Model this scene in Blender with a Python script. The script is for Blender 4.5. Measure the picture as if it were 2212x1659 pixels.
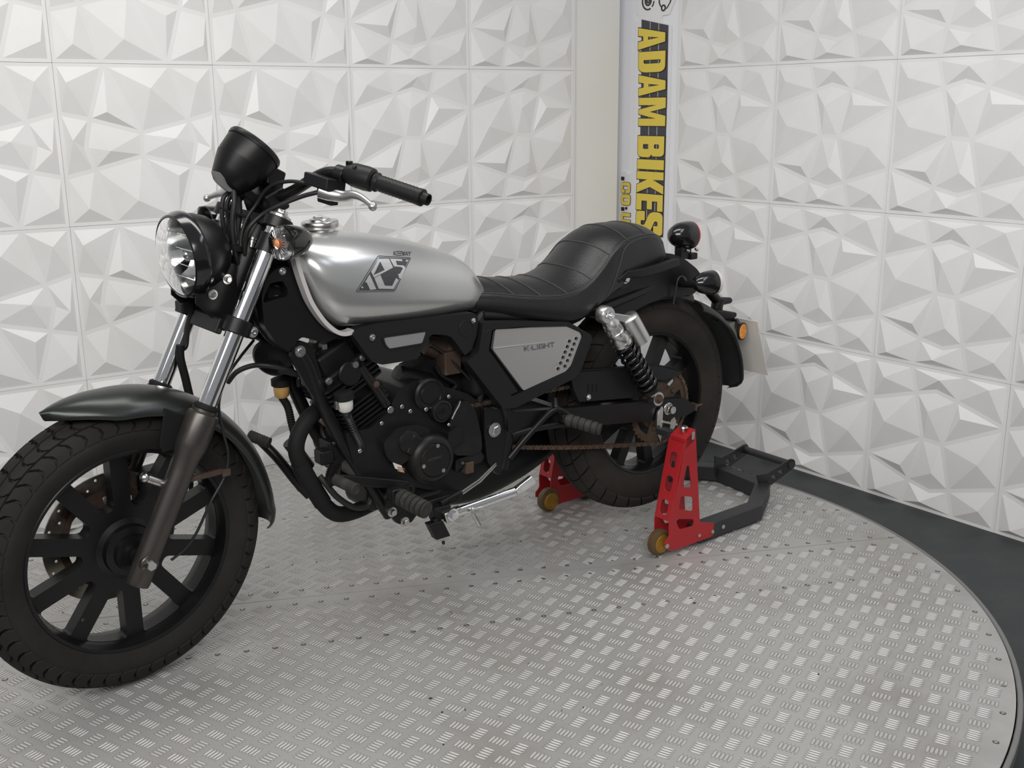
import bpy, bmesh, math, random
from math import sin, cos, pi, radians, atan2, hypot, sqrt
from mathutils import Vector, Matrix
from mathutils.geometry import tessellate_polygon
from mathutils.bvhtree import BVHTree

for o in list(bpy.data.objects): bpy.data.objects.remove(o, do_unlink=True)
SC = bpy.context.scene
COL = SC.collection
V = Vector
random.seed(7)

# ------------------------------------------------------------------ camera
IW, IH, FPX = 2212.0, 1659.0, 2317.085
PITCH, ROLL, CAMH = -0.251791792, -0.00781701166, 1.35487422
_fw = V((0, cos(PITCH), sin(PITCH))); _r0 = V((1, 0, 0)); _u0 = _r0.cross(_fw)
C_R = _r0*cos(ROLL) + _u0*sin(ROLL); C_U = -_r0*sin(ROLL) + _u0*cos(ROLL); C_F = _fw
CAM = V((0, 0, CAMH))
cd = bpy.data.cameras.new('camera'); cd.sensor_width = 36; cd.lens = FPX/IW*36; cd.clip_start = .05; cd.clip_end = 60
cam = bpy.data.objects.new('camera', cd); COL.objects.link(cam)
cam.matrix_world = Matrix(((C_R.x, C_U.x, -C_F.x, 0), (C_R.y, C_U.y, -C_F.y, 0), (C_R.z, C_U.z, -C_F.z, CAMH), (0, 0, 0, 1)))
SC.camera = cam

# ------------------------------------------------------------------ light
SC.view_settings.view_transform = 'Standard'; SC.view_settings.look = 'None'
SC.view_settings.gamma = 1.0; SC.view_settings.use_curve_mapping = False
SC.view_settings.exposure = -0.08
wd = bpy.data.worlds.new('world'); SC.world = wd; wd.use_nodes = True
wd.node_tree.nodes['Background'].inputs[0].default_value = (.93, .95, 1.0, 1)
wd.node_tree.nodes['Background'].inputs[1].default_value = .27
def area(name, loc, target, sx, sy, power, col=(1, .97, .93)):
    l = bpy.data.lights.new(name, 'AREA'); l.shape = 'RECTANGLE'; l.size = sx; l.size_y = sy; l.energy = power; l.color = col
    o = bpy.data.objects.new(name, l); COL.objects.link(o); o.location = loc
    d = V(target) - V(loc); o.rotation_euler = d.to_track_quat('-Z', 'Y').to_euler(); return o
area('ceiling_lamp', (-.30, 2.55, 2.5), (-.30, 2.55, 0), 1.9, .4, 19, (1, .98, .95))
area('ceiling_lamp', (1.0, 1.9, 2.5), (1.0, 1.9, 0), .4, 1.5, 9, (.88, .92, 1.0))
area('ceiling_lamp', (-.5, -.5, 2.45), (-.1, 2.6, .9), 3.2, 1.0, 96, (1, .975, .945))

# ------------------------------------------------------------------ materials
MAT = {}
def mat(name, col, rough=.5, metal=0.0, spec=.5, coat=0.0, noise=None, bump=None, trans=0.0, emis=None, sheen=0.0, rvar=0.0):
    """noise=(scale, colour2, low, high); bump=(scale, strength, distance)"""
    m = bpy.data.materials.new(name); m.use_nodes = True; nt = m.node_tree; N = nt.nodes; L = nt.links
    b = N['Principled BSDF']; b.inputs['Base Color'].default_value = (*col, 1); b.inputs['Roughness'].default_value = rough
    b.inputs['Metallic'].default_value = metal; b.inputs['Specular IOR Level'].default_value = spec
    b.inputs['Coat Weight'].default_value = coat; b.inputs['Coat Roughness'].default_value = .12
    b.inputs['Transmission Weight'].default_value = trans
    if emis: b.inputs['Emission Color'].default_value = (*emis[0], 1); b.inputs['Emission Strength'].default_value = emis[1]
    tc = N.new('ShaderNodeTexCoord')
    if noise:
        n = N.new('ShaderNodeTexNoise'); n.inputs['Scale'].default_value = noise[0]; n.inputs['Detail'].default_value = 6
        n.inputs['Roughness'].default_value = .62
        L.new(tc.outputs['Object'], n.inputs['Vector'])
        r = N.new('ShaderNodeMapRange'); r.inputs[1].default_value = noise[2]; r.inputs[2].default_value = noise[3]
        L.new(n.outputs['Fac'], r.inputs[0])
        mx = N.new('ShaderNodeMix'); mx.data_type = 'RGBA'
        mx.inputs[6].default_value = (*col, 1); mx.inputs[7].default_value = (*noise[1], 1)
        L.new(r.outputs[0], mx.inputs[0]); L.new(mx.outputs[2], b.inputs['Base Color'])
        if rvar:
            r2 = N.new('ShaderNodeMapRange'); r2.inputs[3].default_value = rough; r2.inputs[4].default_value = rough + rvar
            L.new(r.outputs[0], r2.inputs[0]); L.new(r2.outputs[0], b.inputs['Roughness'])
    if bump:
        n = N.new('ShaderNodeTexNoise'); n.inputs['Scale'].default_value = bump[0]; n.inputs['Detail'].default_value = 4
        L.new(tc.outputs['Object'], n.inputs['Vector'])
        bp = N.new('ShaderNodeBump'); bp.inputs['Strength'].default_value = bump[1]; bp.inputs['Distance'].default_value = bump[2]
        L.new(n.outputs['Fac'], bp.inputs['Height']); L.new(bp.outputs['Normal'], b.inputs['Normal'])
    MAT[name] = m; return m

mat('white_panel', (.80, .795, .785), .42, noise=(2.2, (.74, .73, .715), .45, .75))
mat('cream_paint', (.81, .805, .78), .6, noise=(3, (.78, .775, .745), .4, .8))
mat('white_vinyl', (.84, .85, .88), .35)
mat('black_floor', (.030, .033, .036), .55, noise=(9, (.045, .047, .048), .45, .75), bump=(120, .25, .002))
mat('tread_plate', (.45, .445, .43), .46, .35, noise=(2.6, (.31, .295, .27), .46, .74), rvar=.1)
mat('tread_grime_shade', (.21, .20, .185), .7)  # grime plus painted-in edge shade, outlines every tread bar
mat('tread_bar', (.56, .555, .535), .46, .25, noise=(5, (.40, .385, .36), .5, .8))
mat('rivet_steel', (.42, .40, .37), .3, .9)
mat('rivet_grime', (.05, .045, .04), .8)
mat('ring_grey', (.22, .22, .215), .45, .4)
mat('satin_black', (.0065, .0065, .007), .38, spec=.32)
mat('gloss_black', (.006, .006, .0065), .16, coat=.4)
mat('plastic_black', (.0095, .0098, .0102), .47, spec=.32, bump=(420, .12, .0006))
mat('engine_black', (.0075, .0075, .008), .42, spec=.32, noise=(14, (.019, .0165, .014), .52, .8))
mat('dull_black', (.006, .006, .006), .72, spec=.32)
mat('rubber', (.0115, .0105, .0098), .78, spec=.32, noise=(6, (.023, .020, .0175), .42, .75), bump=(180, .2, .001))
mat('dusty_rubber', (.014, .012, .0105), .8, spec=.32, noise=(5, (.032, .026, .021), .40, .75), bump=(150, .2, .001))
mat('peg_rubber', (.032, .031, .029), .75, spec=.32, noise=(30, (.07, .066, .058), .5, .8))
mat('wheel_black', (.0055, .0055, .006), .36, spec=.32, noise=(10, (.010, .0095, .009), .5, .8))
mat('fork_grey', (.085, .078, .072), .34, .75, noise=(12, (.11, .095, .082), .5, .8))
mat('fender_paint', (.040, .044, .041), .30, .6)
mat('chrome', (.86, .86, .86), .07, 1.0)
mat('steel', (.62, .61, .585), .28, 1.0, noise=(30, (.36, .33, .29), .5, .8))
mat('alloy', (.60, .60, .59), .34, .95)
mat('tank_silver', (.56, .565, .555), .27, .78, coat=.15)
mat('cover_silver', (.50, .495, .48), .36, .75)
mat('insert_grey', (.24, .235, .24), .5, .2)
mat('trim_bright', (.80, .77, .74), .3, .5)
mat('leather', (.0075, .0075, .008), .38, bump=(260, .55, .0012))
mat('stitch', (.045, .045, .045), .7)
mat('lens_glass', (.97, .98, .98), .03, trans=1.0)
MAT['lens_glass'].node_tree.nodes['Principled BSDF'].inputs['IOR'].default_value = 1.12
mat('reflector', (.88, .88, .87), .16, 1.0)
mat('amber', (.72, .20, .015), .3, noise=(160, (.95, .42, .06), .4, .6))
mat('amber_bulb', (.75, .30, .12), .3)
mat('red_lens', (.55, .010, .025), .2)
mat('red_paint', (.38, .013, .018), .42, noise=(9, (.33, .012, .016), .5, .75), bump=(30, .1, .001))
mat('stand_black', (.021, .022, .024), .5, noise=(14, (.06, .058, .055), .6, .78))
mat('scuffed', (.42, .41, .38), .5, .5)
mat('wheel_amber', (.30, .15, .012), .38, noise=(14, (.12, .055, .008), .45, .7))
mat('brown_rubber', (.095, .055, .020), .45)
mat('fluid_amber', (.50, .30, .10), .3, noise=(20, (.38, .21, .06), .5, .8))
mat('white_plastic', (.62, .60, .57), .4)
mat('rust', (.085, .055, .040), .65, .4, noise=(22, (.15, .10, .07), .45, .75))
mat('disc_steel', (.30, .27, .225), .4, .8, noise=(6, (.095, .060, .046), .5, .62))
mat('chain', (.15, .105, .075), .48, .7, noise=(40, (.07, .05, .035), .45, .7))
mat('plate_white', (.66, .64, .60), .5, noise=(4, (.58, .55, .50), .4, .8))
mat('sign_yellow', (.78, .60, .085), .5)
mat('sign_black', (.018, .017, .022), .5)
mat('sign_grey', (.055, .055, .065), .5)
mat('sign_line', (.55, .55, .55), .5)
mat('sign_white', (.80, .80, .81), .4)
mat('decal_dark', (.050, .048, .052), .4)
mat('decal_silver', (.60, .60, .595), .35, .6)
mat('decal_blue', (.12, .12, .15), .4)
mat('label_white', (.62, .61, .56), .5)
mat('label_print', (.30, .12, .05), .6)
mat('sleeve_black', (.012, .012, .013), .5, bump=(300, .3, .001))
mat('dirt', (.035, .032, .028), .9)
mat('white_floor_edge', (.55, .55, .53), .6)

# ------------------------------------------------------------------ mesh helpers
class MB:
    def __init__(s): s.v = []; s.f = []
    def add(s, vs, fs):
        b = len(s.v); s.v += [V(p) for p in vs]; s.f += [tuple(i+b for i in q) for q in fs]; return s
    def box(s, c, hx, hy, hz):
        """c centre, hx/hy/hz half-axis vectors"""
        c = V(c); hx, hy, hz = V(hx), V(hy), V(hz)
        P = [c+hx*a+hy*b+hz*d for d in (-1, 1) for b in (-1, 1) for a in (-1, 1)]
        return s.add(P, [(0, 2, 3, 1), (4, 5, 7, 6), (0, 1, 5, 4), (2, 6, 7, 3), (0, 4, 6, 2), (1, 3, 7, 5)])
    def abox(s, c, x, y, z): return s.box(c, (x/2, 0, 0), (0, y/2, 0), (0, 0, z/2))
    def bar(s, a, b, w, h, up=(0, 0, 1)):
        a, b = V(a), V(b); d = (b-a); u = V(up); sx = d.cross(u).normalized(); u = sx.cross(d).normalized()
        return s.box((a+b)/2, d/2, sx*w/2, u*h/2)
    def tube(s, pts, r, seg=10, cap=True):
        pts = [V(p) for p in pts]; n = len(pts); rr = r if isinstance(r, (list, tuple)) else [r]*n
        T = [(pts[min(i+1, n-1)]-pts[max(i-1, 0)]).normalized() for i in range(n)]
        u = T[0].orthogonal().normalized(); vs = []; fs = []
        for i in range(n):
            u = (u - T[i]*u.dot(T[i])).normalized(); w = T[i].cross(u)
            for k in range(seg):
                a = 2*pi*k/seg; vs.append(pts[i]+(u*cos(a)+w*sin(a))*rr[i])
        for i in range(n-1):
            for k in range(seg):
                a = i*seg+k; b = i*seg+(k+1) % seg; fs.append((a, b, b+seg, a+seg))
        if cap: fs.append(tuple(range(seg-1, -1, -1))); fs.append(tuple((n-1)*seg+k for k in range(seg)))
        return s.add(vs, fs)
    def lathe(s, o, ax, prof, seg=32, ref=None, closed=False, a0=0, a1=2*pi):
        """prof: list of (radius, height along ax)"""
        o = V(o); ax = V(ax).normalized(); u = (V(ref)-ax*ax.dot(V(ref))).normalized() if ref else ax.orthogonal().normalized(); w = ax.cross(u)
        full = abs(a1-a0-2*pi) < 1e-6; cnt = seg if full else seg+1; vs = []; fs = []; m = len(prof)
        for k in range(cnt):
            a = a0+(a1-a0)*k/seg; d = u*cos(a)+w*sin(a)
            for (r, h) in prof: vs.append(o+d*max(r, 1e-5)+ax*h)
        for k in range(seg):
            k2 = (k+1) % cnt
            for i in range(m if closed else m-1):
                i2 = (i+1) % m; fs.append((k*m+i, k2*m+i, k2*m+i2, k*m+i2))
        return s.add(vs, fs)
    def cyl(s, o, ax, r, h, seg=24, c=0.0):
        p = [(0, 0), (r-c, 0), (r, c), (r, h-c), (r-c, h), (0, h)] if c else [(0, 0), (r, 0), (r, h), (0, h)]
        return s.lathe(o, ax, p, seg)
    def hexa(s, o, ax, r, h, rot=.3):
        return s.lathe(o, ax, [(0, 0), (r, 0), (r, h*.85), (r*.88, h), (0, h)], 6)
    def ball(s, c, r, sc=(1, 1, 1), seg=16):
        vs = []; fs = []; n = seg//2
        for i in range(n+1):
            t = pi*i/n
            for k in range(seg):
                a = 2*pi*k/seg; vs.append(V(c)+V((sin(t)*cos(a)*sc[0], sin(t)*sin(a)*sc[1], cos(t)*sc[2]))*r)
        for i in range(n):
            for k in range(seg): fs.append((i*seg+k, (i+1)*seg+k, (i+1)*seg+(k+1) % seg, i*seg+(k+1) % seg))
        return s.add(vs, fs)
    def loft(s, rings, closed=True, cap=True):
        n = len(rings[0]); vs = [p for r in rings for p in r]; fs = []
        for i in range(len(rings)-1):
            for k in range(n if closed else n-1):
                k2 = (k+1) % n; fs.append((i*n+k, i*n+k2, (i+1)*n+k2, (i+1)*n+k))
        if cap and closed: fs.append(tuple(range(n-1, -1, -1))); fs.append(tuple((len(rings)-1)*n+k for k in range(n)))
        return s.add(vs, fs)
    def plate(s, outer, holes=(), to3=None, d0=0.0, d1=.005):
        """2D outline (+holes) turned into a slab; to3(u, v, d) -> 3D"""
        loops = [list(outer)]+[list(h) for h in holes]
        tri = tessellate_polygon([[V((a, b, 0)) for a, b in l] for l in loops])
        flat = [q for l in loops for q in l]; n = len(flat)
        vs = [to3(a, b, d0) for a, b in flat]+[to3(a, b, d1) for a, b in flat]; fs = []
        for t in tri: fs.append(tuple(t)); fs.append(tuple(i+n for i in reversed(t)))
        k = 0
        for l in loops:
            m = len(l)
            for i in range(m): a, b = k+i, k+(i+1) % m; fs.append((a, b, b+n, a+n))
            k += m
        return s.add(vs, fs)

def make_mesh(name, mb, M=None, sharp=38, smooth=True):
    me = bpy.data.meshes.new(name); vs = [M @ p for p in mb.v] if M else mb.v
    bm = bmesh.new(); bv = [bm.verts.new(p) for p in vs]
    for f in mb.f:
        q = []
        for i in f:
            if not q or bv[i] is not q[-1]: q.append(bv[i])
        try: bm.faces.new(q)
        except ValueError: pass
    bmesh.ops.remove_doubles(bm, verts=bm.verts, dist=1e-5)
    bmesh.ops.recalc_face_normals(bm, faces=bm.faces)
    if smooth:
        for f in bm.faces: f.smooth = True
        lim = radians(sharp)
        for e in bm.edges:
            if len(e.link_faces) == 2 and e.calc_face_angle(0) > lim: e.smooth = False
    bm.to_mesh(me); bm.free(); return me

def obj(name, mb, m, parent=None, M=None, bevel=0.0, sharp=38, label=None, seg=2, smooth=True):
    me = make_mesh(name, mb, M, sharp, smooth); me.materials.append(MAT[m])
    o = bpy.data.objects.new(name, me); COL.objects.link(o)
    if parent is not None:
        o.parent = parent
        if parent.type == 'EMPTY': o.matrix_parent_inverse = Matrix.Translation(-parent.location)
    if bevel:
        b = o.modifiers.new('bevel', 'BEVEL'); b.width = bevel; b.segments = seg; b.limit_method = 'ANGLE'; b.angle_limit = radians(40); b.harden_normals = True
    if label: o['label'] = label
    return o
def thing(name, label, cat, loc, group=None):
    o = bpy.data.objects.new(name, None); COL.objects.link(o); o.location = loc; o.empty_display_size = .1
    o['label'] = label; o['category'] = cat
    if group: o['group'] = group
    return o
def tag(o, label, cat, group=None):
    o['label'] = label; o['category'] = cat
    if group: o['group'] = group
    return o
def struct(o): o['kind'] = 'structure'; return o
def smoothpts(P, n=6):
    """Catmull-Rom through 3D points"""
    P = [V(p) for p in P]; out = []
    Q = [P[0]*2-P[1]]+P+[P[-1]*2-P[-2]]
    for i in range(1, len(Q)-2):
        a, b, c, d = Q[i-1:i+3]
        for k in range(n):
            t = k/n; out.append(.5*((2*b)+(c-a)*t+(2*a-5*b+4*c-d)*t*t+(3*b-a-3*c+d)*t**3))
    out.append(P[-1]); return out
def rnd(poly, r, n=4):
    """fillet the corners of a 2D outline"""
    out = []; m = len(poly)
    for i in range(m):
        a, b, c = V(poly[i-1]), V(poly[i]), V(poly[(i+1) % m])
        rr = r[i] if isinstance(r, (list, tuple)) else r
        d1 = (a-b); d2 = (c-b); l = min(rr, d1.length*.45, d2.length*.45)
        if l < 1e-6: out.append((b.x, b.y)); continue
        p0 = b+d1.normalized()*l; p2 = b+d2.normalized()*l
        for k in range(n+1):
            t = k/n; q = p0*(1-t)**2+b*2*t*(1-t)+p2*t*t; out.append((q.x, q.y))
    return out
def circ2(c, r, n=20, sx=1): return [(c[0]+r*cos(2*pi*k/n)*sx, c[1]+r*sin(2*pi*k/n)) for k in range(n)]
def lerp(a, b, t): return a+(b-a)*t
def interp(tab, x):
    """piecewise smooth interpolation in a sorted table of (x, y...)"""
    if x <= tab[0][0]: return tab[0][1:]
    if x >= tab[-1][0]: return tab[-1][1:]
    for i in range(len(tab)-1):
        if tab[i][0] <= x <= tab[i+1][0]:
            h = tab[i+1][0]-tab[i][0]; t = (x-tab[i][0])/h; res = []
            for j in range(1, len(tab[0])):
                y0, y1 = tab[i][j], tab[i+1][j]
                m0 = (tab[i+1][j]-tab[max(i-1, 0)][j])/(tab[i+1][0]-tab[max(i-1, 0)][0])
                k2 = min(i+2, len(tab)-1); m1 = (tab[k2][j]-tab[i][j])/(tab[k2][0]-tab[i][0])
                res.append((2*t**3-3*t*t+1)*y0+(t**3-2*t*t+t)*h*m0+(-2*t**3+3*t*t)*y1+(t**3-t*t)*h*m1)
            return tuple(res)

def ray(px, py): return C_F + C_R*((px-IW/2)/FPX) - C_U*((py-IH/2)/FPX)

# ------------------------------------------------------------------ room shell
WA = (0.593155387, 3.62181611, 0.752868959)
WB = (-0.931147579, 3.21401158, -3.18310898)
def wallM(w):
    a, d, o = w; t = V((cos(a), sin(a), 0)); n = V((-sin(a), cos(a), 0)); p = n*d+t*o
    return Matrix(((t.x, 0, -n.x, p.x), (t.y, 0, -n.y, p.y), (0, 1, 0, 0), (0, 0, 0, 1)))   # local (along, up, out)
MA, MBW = wallM(WA), wallM(WB)
WH = 2.5
CA, CB = 4.457*.5, -.741*.5             # where the two walls meet
fl = MB().abox((0, 2, -.05), 9, 8, .1)
floor = struct(obj('floor', fl, 'black_floor'))
wa = MB().abox(((CA-2.0)/2-.04, WH/2, -.06), CA+2.0+.12, WH, .1)
wall_left = struct(obj('wall_left', wa, 'cream_paint', M=MA))
wb = MB().abox(((CB+3.2)/2, WH/2, -.06), 3.2-CB, WH, .1)
wall_right = struct(obj('wall_right', wb, 'white_vinyl', M=MBW))

PN = dict(TL=(0, 1), T1=(.3, 1), T2=(.695, 1), TR=(1, 1), L1=(0, .706), L2=(0, .3), R1=(1, .706), R2=(1, .295), BL=(0, 0), B1=(.3, 0), B2=(.697, 0), BR=(1, 0),
          N1=(.353, .812), N2=(.497, .852), N3=(.652, .813), C1=(.427, .504), C2=(.573, .495), N4=(.34, .188), N5=(.513, .149), N6=(.651, .191))
PP = [('TL T1 N1 L1', .114, .879, .022), ('T1 T2 N3 N2 N1', .533, .94, .023), ('T2 TR R1 N3', .878, .942, .021), ('L1 N1 C1 L2', .15, .571, .026),
      ('N1 N2 N3 C2 C1', .465, .709, .021), ('N3 R1 C2', .705, .711, .021), ('C2 R1 R2 N6', .854, .433, .024), ('C1 N4 L2', .295, .287, .023),
      ('C1 C2 N6 N5 N4', .535, .29, .021), ('L2 N4 B1 BL', .118, .06, .0235), ('N4 N5 N6 B2 B1', .467, .066, .0235), ('N6 R2 BR B2', .89, .124, .022)]
def panel_mesh():
    mb = MB(); S = .5; g = .0009; t = .0045
    mb.plate([(-S/2+g/2, -S/2+g/2), (S/2-g/2, -S/2+g/2), (S/2-g/2, S/2-g/2), (-S/2+g/2, S/2-g/2)], to3=lambda a, b, d: V((a, b, d)), d0=-.003, d1=t)
    for names, au, av, ad in PP:
        P = [V(PN[k]) for k in names.split()]
        area2 = sum(P[i].x*P[(i+1) % len(P)].y-P[(i+1) % len(P)].x*P[i].y for i in range(len(P)))
        if area2 < 0: P.reverse()
        n = len(P); L = []
        for i in range(n):
            a, b = P[i], P[(i+1) % n]; d = (b-a).normalized(); nn = V((-d.y, d.x))
            edge = (a.x == b.x and a.x in (0, 1)) or (a.y == b.y and a.y in (0, 1))
            w = .023 if edge else .0135
            L.append((a+nn*w, d))
        Q = []
        for i in range(n):
            (p, d), (q, e) = L[i-1], L[i]; cr = d.x*e.y-d.y*e.x
            k = ((q-p).x*e.y-(q-p).y*e.x)/cr if abs(cr) > 1e-6 else 0
            Q.append(p+d*k)
        vs = [V(((q.x-.5)*S, (q.y-.5)*S, t)) for q in Q]+[V(((au-.5)*S, (av-.5)*S, ad))]
        mb.add(vs, [(i, (i+1) % n, n) for i in range(n)])
    me = make_mesh('wall_panel', mb, smooth=False); me.materials.append(MAT['white_panel']); return me
PM = panel_mesh()
def place_panels(wall, M, c0, c1, rotated):
    for c in range(c0, c1):
        for r in range(5):
            o = bpy.data.objects.new('wall_panel', PM); COL.objects.link(o); o.parent = wall
            j = random.uniform(-1, 1)
            o.matrix_world = M @ Matrix.Translation((c*.5+.25, r*.5+.25, random.uniform(0, .0012))) @ Matrix.Rotation(radians(.05*j)-(pi/2 if rotated(c) else 0), 4, 'Z')
place_panels(wall_left, MA, -3, 4, lambda c: c < 2)
place_panels(wall_right, MBW, 0, 6, lambda c: False)
# thin bead where the panels stop on the left wall, strip of skirting where panels end
struct(obj('trim_1', MB().abox((2.003, WH/2, .002), .004, WH, .008), 'white_vinyl', M=MA))

# ------------------------------------------------------------------ shop sign on the right-hand wall
MBWi = MBW.inverted()
def on_wall(px, py, out=0.0):
    o = MBWi @ CAM; d = MBWi.to_3x3() @ ray(px, py); k = (out-o.z)/d.z; q = o+d*k; return (q.x, q.y)
LET = {
 'A': ([(0, 0), (.30, 1), (.70, 1), (1, 0), (.64, 0), (.6, .19), (.4, .19), (.36, 0)], [[(.43, .37), (.57, .37), (.5, .79)]]),
 'D': (rnd([(0, 0), (0, 1), (1, 1), (1, 0)], [0, 0, .3, .3]), [rnd([(.4, .19), (.4, .83), (.58, .83), (.58, .19)], [0, 0, .08, .08])]),
 'M': ([(0, 0), (0, 1), (.36, 1), (.5, .42), (.64, 1), (1, 1), (1, 0), (.74, 0), (.74, .66), (.58, 0), (.42, 0), (.26, .66), (.26, 0)], []),
 'B': (rnd([(0, 0), (0, 1), (.95, 1), (.95, .56), (.84, .52), (1, .47), (1, 0)], [0, 0, .2, .12, .0, .12, .22]),
       [rnd([(.38, .62), (.38, .81), (.58, .81), (.58, .62)], .05), rnd([(.38, .2), (.38, .42), (.61, .42), (.61, .2)], .05)]),
 'I': ([(0, 0), (0, 1), (1, 1), (1, 0)], []),
 'K': ([(0, 0), (0, 1), (.36, 1), (.36, .60), (.62, 1), (1, 1), (.70, .50), (1, 0), (.62, 0), (.36, .40), (.36, 0)], []),
 'E': ([(0, 0), (0, 1), (1, 1), (1, .8), (.42, .8), (.42, .6), (.92, .6), (.92, .41), (.42, .41), (.42, .2), (1, .2), (1, 0)], []),
 'S': (rnd([(0, .33), (0, 0), (1, 0), (1, .5), (.40, .70), (.40, .82), (.60, .82), (.60, .66), (1, .66), (1, 1), (0, 1), (0, .52), (.60, .32), (.60, .18), (.40, .18), (.40, .33)],
           [.02, .24, .24, .22, .05, .05, .05, .02, .02, .24, .24, .22, .05, .05, .05, .02]), []),
 'C': (rnd([(0, 0), (0, 1), (1, 1), (1, .6), (.68, .6), (.68, .8), (.32, .8), (.32, .2), (.68, .2), (.68, .4), (1, .4), (1, 0)], [.25, .25, .25, 0, 0, 0, 0, 0, 0, 0, 0, .25]), []),
 'O': (rnd([(0, 0), (0, 1), (1, 1), (1, 0)], .25), [[(.34, .22), (.34, .78), (.66, .78), (.66, .22)]]),
 'U': (rnd([(0, 0), (0, 1), (.34, 1), (.34, .2), (.66, .2), (.66, 1), (1, 1), (1, 0)], [.25, 0, 0, 0, 0, 0, 0, .25]), []),
 '.': ([(0, 0), (0, .28), (1, .28), (1, 0)], []),
}
def grow(poly, d):
    m = len(poly); s = sum(poly[i][0]*poly[(i+1) % m][1]-poly[(i+1) % m][0]*poly[i][1] for i in range(m)); sg = 1 if s > 0 else -1; out = []
    for i in range(m):
        a, b, c = V(poly[i-1]), V(poly[i]), V(poly[(i+1) % m])
        if (b-a).length < 1e-7 or (c-b).length < 1e-7: out.append(poly[i]); continue
        n1 = V(((b-a).y, -(b-a).x)).normalized(); n2 = V(((c-b).y, -(c-b).x)).normalized(); n = (n1+n2)
        if n.length < .3: n = n1
        n.normalize(); k = 1/max(n.dot(n1), .5); q = b+n*d*k*sg; out.append((q.x, q.y))
    return out
SX, SZ = on_wall(1405, 280)
sign = thing('shop_sign', 'vertical yellow and black lettered shop sign on the white corner wall', 'sign', MBW @ V((SX, SZ-.55, .02)))
wl = lambda a, b, d: V((a, b, d))
def wplate(name, poly, m, d0, d1, holes=(), parent=None): return obj(name, MB().plate(poly, holes, wl, d0, d1), m, parent or sign, M=MBW)
def contour(pts): return [on_wall(*q) for q in pts]
wplate('backing_board', rnd(contour([(1374, 30), (1379, 33), (1379, 46), (1370, 48), (1366, 374), (1354, 376), (1351, 370), (1339, 371), (1334, 395), (1334, 620), (1436, 620), (1449, 56), (1428, 48), (1428, 34), (1444, 31), (1456, 0), (1460, -80), (1372, -80)]), .004), 'sign_white', -.009, -.004)
wplate('road_strip', contour([(1384.8, 42), (1442.5, 54.5), (1440, 200), (1431, 513), (1377, 509), (1384, 200)]), 'sign_grey', -.004, -.0025)
for fr in (.33, .65):
    a = [on_wall(lerp(1384.8, 1442.5, fr), lerp(42, 54.5, fr)), on_wall(lerp(1384, 1440, fr), 200), on_wall(lerp(1377, 1431, fr), 511)]
    w = .0014
    wplate('lane_line', [(a[0][0]-w, a[0][1]), (a[1][0]-w, a[1][1]), (a[2][0]-w, a[2][1]), (a[2][0]+w, a[2][1]), (a[1][0]+w, a[1][1]), (a[0][0]+w, a[0][1])], 'sign_line', -.0025, -.0018)
def letter(ch, x0, x1, y0, y1, m='sign_yellow', ow=.0032):
    """letter lies on its side: bottom at pixel x0, top at x1, running down from y0 to y1"""
    xm, ym = (x0+x1)/2, (y0+y1)/2
    a0, _ = on_wall(x0, ym); a1, _ = on_wall(x1, ym); _, t = on_wall(xm, y0); _, b = on_wall(xm, y1)
    f = lambda q: (a0+q[1]*(a1-a0), t-q[0]*(t-b))
    out, holes = LET[ch]; O = [f(q) for q in out]; H = [[f(q) for q in h] for h in holes]
    wplate('letter_outline', grow(O, ow), 'sign_black', -.0018, -.0004, [grow(h, -ow*.6) for h in H])
    wplate('letter', O, m, -.0004, .0006, H)
for ch, y0, y1, x0, x1 in [('A', 58, 106, 1379, 1437), ('D', 111, 156, 1379.5, 1437), ('A', 161, 207, 1380, 1437.5), ('M', 211, 272, 1380, 1437.5), ('B', 294, 340, 1378, 1434.5), ('I', 345, 366, 1377, 1434), ('K', 371, 418, 1375.5, 1433), ('E', 419.5, 455, 1374.5, 1431.5), ('S', 457, 507, 1374, 1431)]:
    letter(ch, x0, x1, y0, y1)
for ch, y0, y1 in [('.', 383, 389), ('C', 394, 417), ('O', 420, 443), ('.', 449, 455), ('U', 460, 482), ('K', 486, 509)]:
    letter(ch, 1342, 1361, y0, y1, 'sign_black' if ch == '.' else 'sign_yellow', .0018)
wplate('dot', circ2(on_wall(1352, 450), .006, 12), 'sign_black', -.004, 0)
def arc_plate(name, c, r, w, a0, a1, n=24):
    cx, cz = on_wall(*c); P = [(cx+(r+w/2)*cos(lerp(a0, a1, k/n)), cz+(r+w/2)*sin(lerp(a0, a1, k/n))) for k in range(n+1)]
    Q = [(cx+(r-w/2)*cos(lerp(a0, a1, k/n)), cz+(r-w/2)*sin(lerp(a0, a1, k/n))) for k in range(n, -1, -1)]
    wplate(name, P+Q, 'sign_black', -.004, -.0015)
for r, w, a0, a1 in [(.0335, .0055, .1, 5.15), (.0335, .0045, 5.5, 6.2), (.0165, .0065, 2.4, 7.6), (.007, .006, 0, 6.28)]: arc_plate('logo_ring', (1399, 2), r, w, a0, a1)
arc_plate('logo_ring', (1432, 17), .0105, .0055, 0, 6.283)
for q in ([(1423, -10), (1422, 5), (1425, 14), (1428, 16)], [(1449, -10), (1446, 4), (1440, 15), (1437, 19)]):
    P = [on_wall(*e) for e in q]; P2 = [(a+.005, b) for a, b in P]; wplate('logo_line', P+P2[::-1], 'sign_black', -.004, -.0015)

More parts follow.
